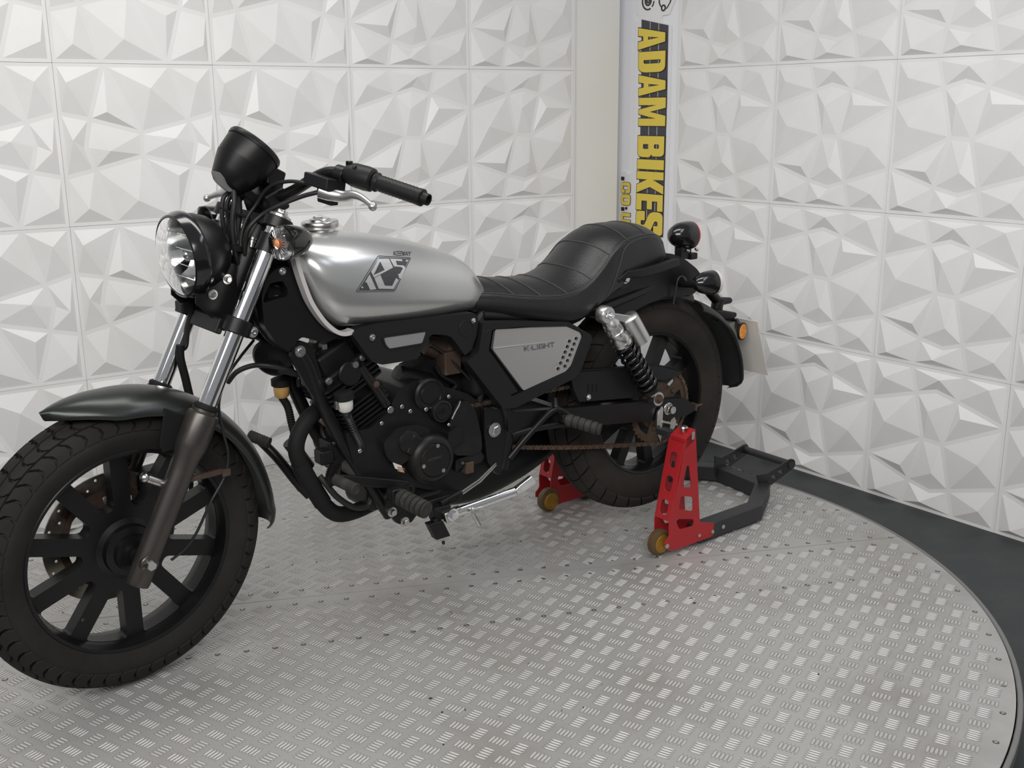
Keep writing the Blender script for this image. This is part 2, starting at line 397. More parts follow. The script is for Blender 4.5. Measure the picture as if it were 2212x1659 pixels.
# ------------------------------------------------------------------ turntable
TZ = .11; TC = V((-.1157, 2.6092, TZ)); TR = 1.318
tt = thing('turntable', 'round checker-plate turntable the motorcycle stands on', 'turntable', (TC.x, TC.y, 0))
SEAM_P, SEAM_A = V((0, 2.723)), radians(12.5)
def half_disc(side):
    d = V((cos(SEAM_A), sin(SEAM_A))); n = V((-d.y, d.x)); P = []; R = TR-.004; g = .0012
    off = n.dot(SEAM_P-TC.xy)+side*g; h = sqrt(R*R-off*off); a = atan2(off, h); base = SEAM_A
    a0, a1 = (a, pi-a) if side > 0 else (pi-a, 2*pi+a)
    N = 120; return [(TC.x+R*cos(base+lerp(a0, a1, k/N)), TC.y+R*sin(base+lerp(a0, a1, k/N))) for k in range(N+1)]
for sd in (-1, 1): obj('deck_plate', MB().plate(half_disc(sd), to3=lambda a, b, d: V((a, b, d)), d0=TZ-.006, d1=TZ), 'tread_plate', tt)
obj('deck_core', MB().lathe((TC.x, TC.y, 0), (0, 0, 1), [(0, TZ-.007), (TR-.012, TZ-.007), (TR-.012, .0), ], 128), 'dull_black', tt)
obj('rim_ring', MB().lathe((TC.x, TC.y, 0), (0, 0, 1), [(TR-.001, TZ-.03), (TR-.001, TZ-.003), (TR+.001, TZ-.001), (TR+.009, TZ-.001), (TR+.011, TZ-.003), (TR+.011, TZ-.03)], 160, closed=True), 'ring_grey', tt)
obj('skirt', MB().lathe((TC.x, TC.y, 0), (0, 0, 1), [(TR+.004, TZ-.028), (TR+.004, 0), (TR-.01, 0), (TR-.01, TZ-.028)], 160, closed=True), 'dull_black', tt)
# raised five-bar tread
LA = radians(11); PITCHT = .0705
def bar_cluster(ang):
    mb = MB(); d = V((cos(ang), sin(ang), 0)); n = V((-d.y, d.x, 0)); L, Wd, Hh = .0155, .0031, .0017
    for k in range(5):
        c = n*((k-2)*.0083)
        mb.add([c-d*L, c-d*L*.45-n*Wd, c+d*L*.45-n*Wd, c+d*L, c+d*L*.45+n*Wd, c-d*L*.45+n*Wd, c-d*L*.55+V((0, 0, Hh)), c+d*L*.55+V((0, 0, Hh))],
               [(0, 1, 6), (1, 2, 7, 6), (2, 3, 7), (3, 4, 7), (4, 5, 6, 7), (5, 0, 6)])
    g = MB()  # flat footprints wider than the bars: dirt and edge shade as one dark colour
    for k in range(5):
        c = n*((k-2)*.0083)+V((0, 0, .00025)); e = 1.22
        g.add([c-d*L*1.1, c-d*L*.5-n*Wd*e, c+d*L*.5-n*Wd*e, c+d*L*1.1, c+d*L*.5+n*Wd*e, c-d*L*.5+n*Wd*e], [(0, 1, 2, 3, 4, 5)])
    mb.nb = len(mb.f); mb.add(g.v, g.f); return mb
BC = [bar_cluster(LA+radians(48)), bar_cluster(LA-radians(42))]
ea = V((cos(LA), sin(LA), 0))*PITCHT; eb = V((-sin(LA), cos(LA), 0))*PITCHT; org = V((1.048, 2.282, TZ))
sn = V((-sin(SEAM_A), cos(SEAM_A), 0))
CL = []
for i in range(-60, 40):
    for j in range(-45, 45):
        for k in (0, 1):
            q = org+ea*(i+.5*k)+eb*(j+.5*k); s = sn.dot(q-V((SEAM_P.x, SEAM_P.y, TZ)))
            if s > 0: q = q+ea*.31+eb*.22; s = sn.dot(q-V((SEAM_P.x, SEAM_P.y, TZ)))
            if (q-TC).length < TR-.03 and abs(s) > .03 and q.y > .9: CL.append((q, k))
def visible(q):
    d = q-CAM; z = d.dot(C_F)
    if z < .2: return 0
    x = d.dot(C_R)/z*FPX+IW/2; y = IH/2-d.dot(C_U)/z*FPX
    return 1/z if (-20 < x < IW+20 and y < IH+20) else 0
CL.sort(key=lambda t: -visible(t[0]))
BMS = []
for c in BC:
    me = bpy.data.meshes.new('tread_bars'); me.from_pydata([tuple(p) for p in c.v], [], c.f); me.materials.append(MAT['tread_bar']); me.materials.append(MAT['tread_grime_shade']); BMS.append(me)
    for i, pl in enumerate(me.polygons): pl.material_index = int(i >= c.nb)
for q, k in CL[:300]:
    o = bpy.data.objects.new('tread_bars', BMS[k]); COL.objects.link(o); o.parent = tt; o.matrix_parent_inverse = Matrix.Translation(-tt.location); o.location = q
rest = MB()
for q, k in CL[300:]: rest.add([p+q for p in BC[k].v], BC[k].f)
me = bpy.data.meshes.new('tread_pattern'); me.from_pydata([tuple(p) for p in rest.v], [], rest.f); me.materials.append(MAT['tread_bar']); me.materials.append(MAT['tread_grime_shade'])
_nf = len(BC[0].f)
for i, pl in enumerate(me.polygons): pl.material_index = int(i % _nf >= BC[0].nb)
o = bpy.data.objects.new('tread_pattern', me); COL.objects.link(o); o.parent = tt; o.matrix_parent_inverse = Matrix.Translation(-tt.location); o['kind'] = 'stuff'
# rivets
rm = make_mesh('rivet', MB().lathe((0, 0, 0), (0, 0, 1), [(.0050, 0), (.0046, .0012), (.003, .002), (0, .0024)], 12)); rm.materials.append(MAT['rivet_steel'])
RV = []
for (x, y, a) in [(-.377, 2.373, 13.4), (-.309, 2.618, 12.5), (-.046, 2.75, 11.5), (-.434, 2.857, 13.5), (-.2, 3.28, 13)]:
    d = V((cos(radians(a)), sin(radians(a)), 0))
    for k in range(-30, 40):
        q = V((x, y, TZ))+d*(.0665*k)
        if (q-TC).length < TR-.05: RV.append(q)
for k in range(66):
    a = 2*pi*k/66; RV.append(V((TC.x+(TR-.028)*cos(a), TC.y+(TR-.028)*sin(a), TZ)))
RV = [q for q in RV if visible(q)]
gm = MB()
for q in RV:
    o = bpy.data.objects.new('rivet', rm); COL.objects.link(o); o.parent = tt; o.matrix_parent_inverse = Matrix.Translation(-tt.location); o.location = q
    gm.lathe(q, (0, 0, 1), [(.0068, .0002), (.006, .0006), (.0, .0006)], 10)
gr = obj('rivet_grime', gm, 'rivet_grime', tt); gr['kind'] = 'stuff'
# small flecks of dirt lying on the deck
dm = MB()
for px, py in [(1768, 1458), (955, 1540), (930, 1510), (1079, 1549), (1213, 1536), (1260, 1530), (975, 1324), (1142, 1434), (958, 1610), (1005, 1535), (1520, 1528), (1500, 1304), (1940, 1372), (1300, 1480)]:
    d = ray(px, py); k = (TZ-CAMH)/d.z; q = CAM+d*k; a = random.random()*6; u = V((cos(a), sin(a), 0)); r = random.uniform(.002, .006)
    dm.add([q+u*r+V((0, 0, .002)), q+u.orthogonal()*.0012+V((0, 0, .003)), q-u*r+V((0, 0, .002)), q-u.orthogonal()*.0012+V((0, 0, .0005))], [(0, 1, 2, 3)])
o = obj('dirt_flecks', dm, 'dirt', tt); o['kind'] = 'stuff'

# ------------------------------------------------------------------ frames of the motorcycle
PSI = radians(37.5)
BO = V((.3787, 3.1044, TZ)); EX = V((-cos(PSI), -sin(PSI), 0)); EY = V((sin(PSI), -cos(PSI), 0)); EZ = V((0, 0, 1))
def frame(o, x, y, z): return Matrix(((x.x, y.x, z.x, o.x), (x.y, y.y, z.y, o.y), (x.z, y.z, z.z, o.z), (0, 0, 0, 1)))
MK = frame(BO, EX, EY, EZ)                                   # bike: x forward, y left, z up from the deck under the rear axle
_ax = (-sin(radians(27))*EX+cos(radians(27))*EZ); _q = Matrix.Rotation(radians(7.2), 3, _ax)
FO = V((-.8516, 2.1839, TZ+.3265)); MF = frame(FO, _q @ EX, _q @ EY, _q @ EZ)  # steered front end, origin at the front axle
MKi, MFi = MK.inverted(), MF.inverted()
def _un(Mi, px, py, y):
    o = Mi @ CAM; d = Mi.to_3x3() @ ray(px, py); k = (y-o.y)/d.y; return o+d*k
def B(px, py, y=0.0): return _un(MKi, px, py, y)
def F(px, py, y=0.0): return _un(MFi, px, py, y)
def B2(px, py, y): q = B(px, py, y); return (q.x, q.z)
def F2(px, py, y): q = F(px, py, y); return (q.x, q.z)
fL = lambda u, v, d: V((u, d, v))                            # slab in the bike's side plane, d = lateral

# ------------------------------------------------------------------ paddock stand
st = thing('paddock_stand', 'red and black rear paddock stand holding up the back wheel', 'stand', MK @ V((-.15, -.02, 0)))
def sm(y):    # near side (as is) or mirrored far side
    return (lambda p: p) if y > 0 else (lambda p: V((p.x+.028, -.051-p.y, p.z)))
PLATE = [(1481, 949.5), (1502.6, 927), (1512, 1128), (1542.5, 1130), (1541, 1158), (1456, 1189), (1441.5, 1188), (1434, 1174), (1445.5, 1160), (1445.5, 1131.7), (1468, 1030)]
def tplate(pts): return [B2(x, y, .25) for x, y in pts]
SZm = lambda x, y: (1140+x*580/2212, 880+y*580/2212)
WIN = [[SZm(*q) for q in l] for l in ([(1312, 480), (1330, 480), (1350, 660), (1275, 660)], [(1262, 730), (1362, 738), (1362, 855), (1245, 840)], [(1232, 920), (1368, 920), (1368, 975), (1250, 1008), (1225, 945)])]
for s in (1, -1):
    f = sm(s)
    o3 = lambda u, v, d: f(V((u, d, v)))
    up = rnd(tplate(PLATE), [.006, .01, .01, .006, .012, .02, .02, .02, .01, .01, .01]); hol = [rnd(tplate(h), .009) for h in WIN]
    mb = MB().plate(up, hol, o3, .247, .25).plate(up, hol, o3, .19, .193)
    u = obj('side_plate', mb, 'red_paint', st, M=MK, bevel=.0008)
    # front web with three slots, between the two plates
    a, b = V(B2(1478, 962, .25)), V(B2(1447, 1128, .25)); d = (b-a)
    slots = []
    for t in (.22, .53, .84):
        cxy = lerp(0, d.length, t); slots.append(rnd([(.206, cxy-.022), (.234, cxy-.022), (.234, cxy+.022), (.206, cxy+.022)], .0135))
    nn = V((-d.y, d.x)).normalized(); dn = d.normalized()
    w3 = lambda yy, t, k: f(V((a.x+dn.x*t+nn.x*k, yy, a.y+dn.y*t+nn.y*k)))
    obj('front_web', MB().plate([(.19, -.004), (.25, -.004), (.25, d.length), (.19, d.length)], slots, w3, -.0015, .0015), 'red_paint', st, M=MK, bevel=.0008)
    top = [B2(1481, 949.5, .25), B2(1502.6, 927, .25)]
    tz = (top[0][1]+top[1][1])/2; tx0, tx1 = top[0][0], top[1][0]
    obj('top_cap', MB().add([f(V((tx0, .19, top[0][1]))), f(V((tx0, .25, top[0][1]))), f(V((tx1, .25, top[1][1]))), f(V((tx1, .19, top[1][1]))),
                             f(V((tx0, .19, top[0][1]-.03))), f(V((tx0, .25, top[0][1]-.03))), f(V((tx1, .25, top[1][1]-.03))), f(V((tx1, .19, top[1][1]-.03)))],
                            [(0, 1, 2, 3), (0, 4, 5, 1), (1, 5, 6, 2), (2, 6, 7, 3), (3, 7, 4, 0)]), 'red_paint', st, M=MK, bevel=.0015)
    xc = (tx0+tx1)/2
    obj('top_bolt', MB().lathe(f(V((xc, .222, tz))), (0, 0, 1), [(.005, 0), (.005, .012), (.0125, .013), (.011, .018), (0, .0205)], 16), 'steel', st, M=MK)
    sb = tplate([(1497, 941)])[0]
    obj('latch_slot', MB().plate(rnd([(sb[0]-.006, sb[1]-.012), (sb[0]+.006, sb[1]-.012), (sb[0]+.006, sb[1]+.012), (sb[0]-.006, sb[1]+.012)], .004), to3=o3, d0=.2495, d1=.2512), 'steel', st, M=MK)
    # lift arm to the swingarm
    obj('lift_arm', MB().abox(f(V((xc+.01, .1655, tz-.012))), .03, .048, .018), 'stand_black', st, M=MK, bevel=.001)
    # castor
    wc = V(B2(1443, 1172, .25)); wcx = wc.x+.006; r = .0385
    wh = obj('castor_wheel', MB().lathe(f(V((wcx, .206, r+.0028))), (0, 1, 0), [(.012, 0), (.028, 0), (.0375, .005), (r, .014), (.0375, .023), (.028, .028), (.012, .028)], 32), 'brown_rubber', st, M=MK)
    obj('castor_hub', MB().lathe(f(V((wcx, .2045, r))), (0, 1, 0), [(0, 0), (.026, 0), (.027, .002), (.027, .029), (.026, .031), (0, .031)], 24), 'wheel_amber', wh, M=MK)
    obj('castor_bolt', MB().hexa(f(V((wcx, .249, r))), (0, 1, 0) if s > 0 else (0, -1, 0), .0075, .006), 'steel', st, M=MK)
    for bx, by in [(1509, 1156), (1538, 1148)]:
        q = V(B2(bx, by, .25)); obj('bolt', MB().hexa(f(V((q.x, .249, q.y))), (0, 1, 0) if s > 0 else (0, -1, 0), .006, .006), 'steel', st, M=MK)
# black U-frame of square tube
U = [(-.02, .220), (-.30, .214), (-.47, .105), (-.495, -.10), (-.375, -.245), (0, -.27)]
def offset_path(P, w):
    out = []
    for i in range(len(P)):
        a, b, c = V(P[max(i-1, 0)]), V(P[i]), V(P[min(i+1, len(P)-1)])
        n1 = (b-a).normalized() if i else (c-b).normalized(); n2 = (c-b).normalized() if i < len(P)-1 else n1
        n = V((-(n1+n2).y, (n1+n2).x)).normalized(); k = 1/max(n.dot(V((-n1.y, n1.x))), .5); out.append(b+n*w*k)
    return out
l1, l2 = offset_path(U, .024), offset_path(U, -.024)
rings = [[V((a.x, a.y, .006)), V((b.x, b.y, .006)), V((b.x, b.y, .055)), V((a.x, a.y, .055))] for a, b in zip(l1, l2)]
uf = obj('u_frame', MB().loft(rings), 'stand_black', st, M=MK, bevel=.003)
obj('bolt', MB().hexa(V((-.125, .2395, .032)), (0, 1, 0), .007, .006), 'steel', st, M=MK)
# worn edge along the crossbar
E0 = [lerp(V((l1[i].x, l1[i].y, .0556)), V((l1[i+1].x, l1[i+1].y, .0556)), t) for i, t in ((2, 0), (2, .25), (2, .5), (2, .75), (3, 0))]
sc = MB()
for k in range(26):
    t = random.random(); a = lerp(V((l2[2].x, l2[2].y, .0553)), V((l2[3].x, l2[3].y, .0553)), t); b = lerp(V((l2[2].x, l2[2].y, .0553)), V((l2[3].x, l2[3].y, .0553)), min(t+random.uniform(.01, .04), 1))
    sc.bar(a, b, .003, .001)
w = obj('worn_edge', sc, 'scuffed', st, M=MK); w['kind'] = 'stuff'
# handle
HN, HF = B(1706, 1003, .135), B(1609, 971, -.115)
for (q, fy) in ((HN, .105), (HF, -.095)):
    base = V((-.478, fy, .05)); d = q-base; w = .024
    n = V((-d.z, 0, d.x)).normalized(); dn = d.normalized()
    t3 = lambda t, k, y: base+dn*t+n*k+V((0, y, 0))
    L = d.length
    P = [(-.022, .022), (-.012, -.052), (.02, -.032), (L*.55, -.024), (L-.004, -.021)]+[(L+.020*cos(a), .020*sin(a)) for a in (-1.0, -.5, 0, .5, 1.0)]+[(L-.004, .021)]
    hp = obj('handle_plate', MB().plate(P, [circ2((L, 0), .008, 12), rnd([(L*.25, -.010), (L*.40, -.010), (L*.44, .010), (L*.36, .012)], .004), rnd([(L*.52, -.010), (L*.66, -.010), (L*.70, .010), (L*.62, .012)], .004)], t3, -.003, .003), 'stand_black', st, M=MK, bevel=.0008)
obj('handle_tube', MB().tube([HN+V((0, .01, 0)), HF-V((0, .01, 0))], .0125, 20), 'stand_black', st, M=MK)

# ------------------------------------------------------------------ motorcycle
bike = thing('motorcycle', 'silver and black roadster motorcycle standing on the turntable', 'motorcycle', MK @ V((.75, 0, 0)))
def K(name, mb, m, parent=None, **k): return obj(name, mb, m, parent or bike, M=MK, **k)
def FR(name, mb, m, parent=None, **k): return obj(name, mb, m, parent or bike, M=MF, **k)
Y = V((0, 1, 0))
def bolt(fn, p, ax, r=.007, h=.006, m='steel', parent=None, washer=1.45):
    p = V(p); ax = V(ax).normalized()
    return fn('bolt', MB().cyl(p, ax, r*washer, .002, 16).hexa(p+ax*.002, ax, r, h), m, parent)
def allen(fn, p, ax, r=.007, m='steel', parent=None):
    p = V(p)
    return fn('bolt', MB().lathe(p, ax, [(r*1.5, 0), (r*1.5, .0015), (r, .002), (r, .005), (r*.85, .006), (r*.5, .006), (r*.5, .003), (0, .003)], 16), m, parent)

# --- wheels
def tyre(fn, name, c, R, hw, rf, hwf, m, N, par, blocks=((.60, 1.0, .03, .84, .5, .30), (.24, .55, .03, .84, .5, -.30), (-.0, .19, .03, .84, .3, .1))):
    prof = [(rf-.004, -hwf), (rf+.004, -hwf-.004), (rf+.018, -hw*.94), (lerp(rf, R, .34), -hw), (R-.052, -hw*.985), (R-.042, -hw*.90), (R-.028, -hw*.74), (R-.014, -hw*.46), (R-.0085, -hw*.2), (R-.0075, 0)]
    prof = prof+[(r, -h) for r, h in prof[-2::-1]]
    t = fn(name, MB().lathe(c, Y, prof, 96), m, par)
    def S(phi, s, out):
        y = hw*.985*sin(s*1.42)/sin(1.42); r = R-.0465*abs(s)**2.1+out; k = abs(s)**2
        return V(c)+V((cos(phi)*r, y+out*k*(1 if s > 0 else -1)*.6, sin(phi)*r))
    mb = MB()
    for i in range(N):
        p0 = 2*pi*i/N; dp = 2*pi/N
        for sg in (-1, 1):
            for (s0, s1, a0, a1, sk, cv) in blocks:
                n = 3; g = []; h = []
                for a in range(n+1):
                    for b in range(n+1):
                        s = lerp(s0, s1, b/n); ph = p0+dp*(lerp(a0, a1, a/n)+sk*s+cv*sin(pi*b/n)+(.5 if s0 < .5 else 0))
                        g.append(S(ph, sg*s, .0)); h.append(S(ph, sg*s, -.010))
                q = [(a*(n+1)+b, (a+1)*(n+1)+b, (a+1)*(n+1)+b+1, a*(n+1)+b+1) for a in range(n) for b in range(n)]
                per = [b for b in range(n)]+[a*(n+1)+n for a in range(n)]+[n*(n+1)+b for b in range(n, 0, -1)]+[a*(n+1) for a in range(n, 0, -1)]
                M_ = (n+1)**2; sidef = [(per[k], per[(k+1) % len(per)], per[(k+1) % len(per)]+M_, per[k]+M_) for k in range(len(per))]
                mb.add(g+h, q+sidef)
    fn('tread', mb, m, t, sharp=30); return t
def cast_wheel(fn, c, rf, hwf, nsp, off, wsp, rin, par, thick=.017):
    rb = rf-.016
    fn('rim', MB().lathe(c, Y, [(rf, hwf), (rf-.003, hwf+.003), (rf-.010, hwf+.001), (rf-.013, hwf-.012), (rb, hwf-.024), (rb, -hwf+.024), (rf-.013, -hwf+.012), (rf-.010, -hwf-.001), (rf-.003, -hwf-.003), (rf, -hwf), (rf-.006, -hwf+.02), (rf-.008, 0), (rf-.006, hwf-.02)], 96, closed=True), 'wheel_black', par)
    wins = []
    for i in range(nsp):
        a0 = off+2*pi*i/nsp; a1 = off+2*pi*(i+1)/nsp; ro = rb-.001
        def ln(a, w, r): t = sqrt(r*r-w*w); return (cos(a)*t-sin(a)*w, sin(a)*t+cos(a)*w)
        P = [ln(a0, wsp, rin), ln(a0, wsp, ro)]; b0 = atan2(P[1][1], P[1][0]); q = ln(a1, -wsp, ro); b1 = atan2(q[1], q[0])
        while b1 < b0: b1 += 2*pi
        P += [(ro*cos(lerp(b0, b1, k/5)), ro*sin(lerp(b0, b1, k/5))) for k in range(1, 5)]
        P += [q, ln(a1, -wsp, rin)]
        wins.append(rnd(P, [.014, .010, 0, 0, 0, 0, .010, .014]))
    cc = V(c)
    t3 = lambda u, v, d: cc+V((u, d, v))
    w = fn('spoke_web', MB().plate(circ2((0, 0), rb+.002, 96), wins, t3, -thick, thick), 'wheel_black', par, bevel=.004)
    return w
fwheel = bpy.data.objects.new('front_wheel_axle', None)
bpy.data.objects.remove(fwheel)
RF = .323
tyre(FR, 'front_tyre', (0, 0, 0), RF, .059, .232, .046, 'rubber', 52, bike)
fw = cast_wheel(FR, (0, 0, 0), .232, .046, 10, radians(17), .0195, .098, bike)
FR('hub', MB().lathe((0, -.062, 0), Y, [(0, 0), (.03, 0), (.052, .012), (.06, .03), (.07, .045), (.07, .08), (.058, .086), (.056, .100), (.042, .104), (.040, .116), (.028, .118), (.026, .13), (0, .13)], 40), 'wheel_black', fw)
FR('axle', MB().cyl((0, -.125, 0), Y, .011, .245, 20), 'steel', fw)
FR('spacer', MB().cyl((0, .06, 0), Y, .019, .022, 24), 'engine_black', fw)
holes = [circ2((cos(2*pi*k/36)*r, sin(2*pi*k/36)*r), .0034, 8) for k in range(36) for r in ((.141,) if k % 2 == 0 else (.126,))]
dk = lambda u, v, d: V((u, d, v))
disc = FR('brake_disc', MB().plate(circ2((0, 0), .151, 72), [circ2((0, 0), .113, 60)]+holes, dk, -.064, -.060), 'disc_steel')
cw = []
for k in range(5):
    a0, a1 = 2*pi*k/5+.22, 2*pi*(k+1)/5-.22
    cw.append(rnd([(.062*cos(a0), .062*sin(a0)), (.100*cos(a0-.06), .100*sin(a0-.06)), (.104*cos((a0+a1)/2), .104*sin((a0+a1)/2)), (.100*cos(a1+.06), .100*sin(a1+.06)), (.062*cos(a1), .062*sin(a1))], .008))
FR('disc_carrier', MB().plate(circ2((0, 0), .115, 60), cw, dk, -.0595, -.056), 'rust', disc)
FR('brake_caliper', MB().abox((-.105, -.075, .085), .075, .055, .095).abox((-.125, -.085, .06), .05, .05, .05), 'engine_black', bevel=.008)
FR('valve_stem', MB().tube([V((.125, .0, -.165)), V((.112, .012, -.142)), V((.107, .016, -.133))], [.0035, .0035, .005], 10), 'rust', fw)
# --- fork
fk = lambda z, y=0.0, f=0.0: V((-.002-.507*z+f, y, z))
ax_f = V((-.507, 0, 1)).normalized()
for s in (1, -1):
    y = .103*s
    prof = [(0, -.055), (.0245, -.053), (.026, -.045), (.0255, .03), (.0265, .12), (.0275, .20), (.0285, .235), (.0335, .258), (.0345, .27), (.0345, .328), (.033, .334), (.0275, .337), (.0275, .343), (.022, .345), (0, .345)]
    leg = FR('fork_lower', MB().lathe(fk(0, y), ax_f, prof, 32), 'fork_grey')
    FR('fork_tube', MB().lathe(fk(0, y), ax_f, [(.0205, .30), (.0205, .776)], 32), 'chrome')
    FR('dust_seal', MB().lathe(fk(0, y), ax_f, [(.0205, .345), (.0265, .345), (.0265, .352), (.0205, .356)], 28), 'dull_black', leg)
    bolt(FR, V((0, .124*s, 0)) if s > 0 else V((0, -.124, 0)), Y*s, .0115, .010, parent=leg)
    FR('axle_clamp', MB().cyl(V((0, .1*s, 0)), Y*s, .021, .026, 24, .002), 'fork_grey', leg)
    lug = fk(.155, y)
    FR('fender_lug', MB().tube([lug+V((.02, -.02*s, .0)), lug+V((.052, -.03*s, .018))], [.011, .010], 14).ball(lug+V((.054, -.03*s, .019)), .0115), 'fork_grey' if s < 0 else 'steel', leg)
FR('cable_clip', MB().abox(F(487, 1020, .09), .02, .012, .016).bar(fk(.165, .12), F(478, 1018, .09), .008, .012), 'rust', bevel=.001)
FR('speedo_cable', MB().tube(smoothpts([F(548, 735, .03), F(520, 770, .06), F(490, 815, .09), F(473, 870, .1), F(480, 925, .1), F(492, 975, .09), F(490, 1012, .09), F(480, 1040, .09), F(455, 1085, .09), F(425, 1150, .08), F(400, 1185, .07), F(370, 1210, .06)], 8), .0032, 8), 'sleeve_black')
FR('brake_hose', MB().tube(smoothpts([F(430, 650, -.05), F(408, 690, -.07), F(402, 745, -.08), F(392, 760, -.075), F(398, 800, -.075), F(410, 850, -.075), F(415, 920, -.08), F(414, 1000, -.085), F(412, 1080, -.08)], 8), .0055, 10), 'sleeve_black')
FR('hose_sleeve', MB().tube(smoothpts([F(389, 745, -.075), F(390, 775, -.075), F(400, 815, -.075), F(410, 858, -.075)], 6), .0095, 12), 'dull_black')
# triple clamps
zl, zt = .476, .688
def clamp(z, m, wy, th):
    mb = MB(); c0 = fk(z, 0)
    for s in (1, -1): mb.lathe(fk(z, .103*s), ax_f, [(.0205, -th), (.031, -th), (.031, th), (.0205, th)], 28, closed=True)
    n = ax_f; fx = V((1, 0, .507)).normalized()
    mb.box(c0-fx*.012, fx*.022, Y*(.103-.022), n*th*.9)
    mb.box(c0-fx*.03, fx*.03, Y*.045, n*th)
    return FR(m, mb, 'satin_black', bevel=.003)
lc = clamp(zl, 'lower_clamp', .1, .017); tc = clamp(zt, 'upper_clamp', .1, .013)
FR('clamp_cover', MB().box(fk(zl, .03, .03), V((.008, 0, .004)), Y*.055, ax_f*.017), 'plastic_black', lc, bevel=.004)
FR('cable_guide', MB().abox(fk(zl, -.062, .035)+V((0, 0, .018)), .03, .035, .026), 'plastic_black', lc, bevel=.004)
for s in (1, -1):
    p = fk(zl, .103*s)-V((1, 0, .507)).normalized()*.034; mb = MB().box(p, V((.012, 0, .006)), Y*.011, ax_f*.016)
    FR('pinch_lug', mb, 'satin_black', lc, bevel=.003)
    allen(FR, p+Y*s*.011, Y*s, .008, parent=lc)
    p = fk(zt, .103*s)-V((1, 0, .507)).normalized()*.036; FR('pinch_lug', MB().box(p, V((.014, 0, .007)), Y*.010, ax_f*.011), 'satin_black', tc, bevel=.003)
    allen(FR, p+Y*s*.011, Y*s, .007, parent=tc)
    FR('fork_cap', MB().lathe(fk(zt, .103*s), ax_f, [(.024, .012), (.024, .018), (.019, .02), (.014, .024), (.012, .03), (0, .03)], 24), 'steel', tc)
for s in (1, -1): FR('indicator_collar', MB().lathe(fk(.645, .103*s), ax_f, [(.0205, -.02), (.0255, -.02), (.0255, .02), (.0205, .02)], 28, closed=True), 'satin_black')
FR('steering_stem', MB().tube([fk(.44, 0, -.045), fk(.69, 0, -.045)], .024, 20), 'satin_black')
for s in (1, -1):   # printed cable tags on the stem hoses
    FR('reflector_strip', MB().tube([F(530, 715, .02), F(548, 620, .02)] if s > 0 else [F(505, 690, -.02), F(520, 640, -.02)], .008, 10), 'sleeve_black')
FR('cable_tag', MB().bar(F(521, 636, .028), F(530, 600, .028), .004, .011, up=(1, 0, .4)), 'label_white')
FR('cable_tag', MB().bar(F(543, 575, .028), F(551, 552, .028), .004, .011, up=(1, 0, .4)), 'label_white')
# --- front fender
def fend():
    rings = []; inner = []; n = 44; a0, a1 = radians(66), radians(187)
    for i in range(n+1):
        t = i/n; a = lerp(a0, a1, t)
        e = min(1, sin(pi*min(t/.26, 1)/2)**.62*1.02); e2 = min(1, ((1-t)/.10)) if t > .90 else 1
        w = .082*max(e, .05)*lerp(.62, 1, min(e2, 1)**.5)
        R0 = .3585+.010*max(0, (.18-t)/.18)+.006*max(0, (t-.8)/.2)
        drop = lerp(.018, .044, min(1, t*6))*(.75 if t > .92 else 1)
        ring = []
        for k in range(17):
            u = -1+2*k/16; y = w*sin(u*1.35)/sin(1.35); r = R0-drop*(1-cos(u*1.45))/(1-cos(1.45))
            ring.append(V((cos(a)*r, y, sin(a)*r)))
        for k in range(16, -1, -1):
            p = ring[k]; d = V((p.x, 0, p.z)).normalized(); ring.append(p-d*.0035+V((0, -.002*(1 if p.y > 0 else -1), 0)))
        rings.append(ring)
    return MB().loft(rings, closed=True)
fd = FR('front_fender', fend(), 'fender_paint', sharp=60)
for s in (1, -1):
    FR('fender_stay', MB().plate([F2(*q, .083) for q in [(290, 868), (353, 877), (402, 905), (415, 940), (380, 975), (347, 988), (336, 985), (352, 960), (355, 915), (330, 885)]] if False else [F2(*q, .083) for q in [(357, 882), (420, 905), (412, 960), (352, 978), (345, 960)]], to3=lambda u, v, d: V((u, d*s, v)), d0=.076, d1=.083), 'dull_black', fd, bevel=.002)
# --- headlight
hx = V((cos(radians(-5)), 0, sin(radians(-5)))); hc = V((-.190, 0, .621))
hl = FR('headlight_shell', MB().lathe(hc, hx, [(.0, -.088), (.022, -.087), (.044, -.081), (.062, -.069), (.076, -.050), (.085, -.026), (.088, -.008), (.088, -.003), (.0865, -.001)], 56), 'satin_black')
FR('headlight_bezel', MB().lathe(hc, hx, [(.0865, -.006), (.0925, -.005), (.0945, .001), (.0940, .010), (.0885, .026), (.0845, .028), (.083, .025), (.083, .0)], 56), 'gloss_black', hl)
FR('headlight_reflector', MB().lathe(hc, hx, [(.083, .024), (.080, .01), (.068, -.022), (.048, -.045), (.024, -.056), (0, -.058)], 48), 'reflector', hl)
ln = FR('headlight_lens', MB().lathe(hc, hx, [(.0832, .027), (.074, .033), (.055, .040), (.03, .0445), (0, .046), (0, .0435), (.03, .042), (.055, .0375), (.073, .0305), (.0825, .0245)], 48), 'lens_glass', hl)
hu = V((-hx.z, 0, hx.x))
for k, zz in enumerate((.045, .012, -.02, -.048)):
    w = sqrt(.076**2-zz*zz); P = [hc+hu*zz+Y*(w*t)+hx*(.004 if k in (0, 1) else .012) for t in (-1, -.5, 0, .5, 1)]
    FR('reflector_bar', MB().tube(P, .0012, 6), 'chrome', hl)
FR('headlight_bulb', MB().tube([hc-hx*.045, hc-hx*.005], .007, 14).ball(hc, .011, (1, 1, 1), 14), 'steel', hl)
FR('bulb_shade', MB().lathe(hc, hx, [(.0, .006), (.013, .004), (.014, -.012)], 20), 'insert_grey', hl)
FR('parking_bulb', MB().cyl(hc+hu*-.058-hx*.005, hx, .010, .012, 14), 'insert_grey', hl)
br = MB()
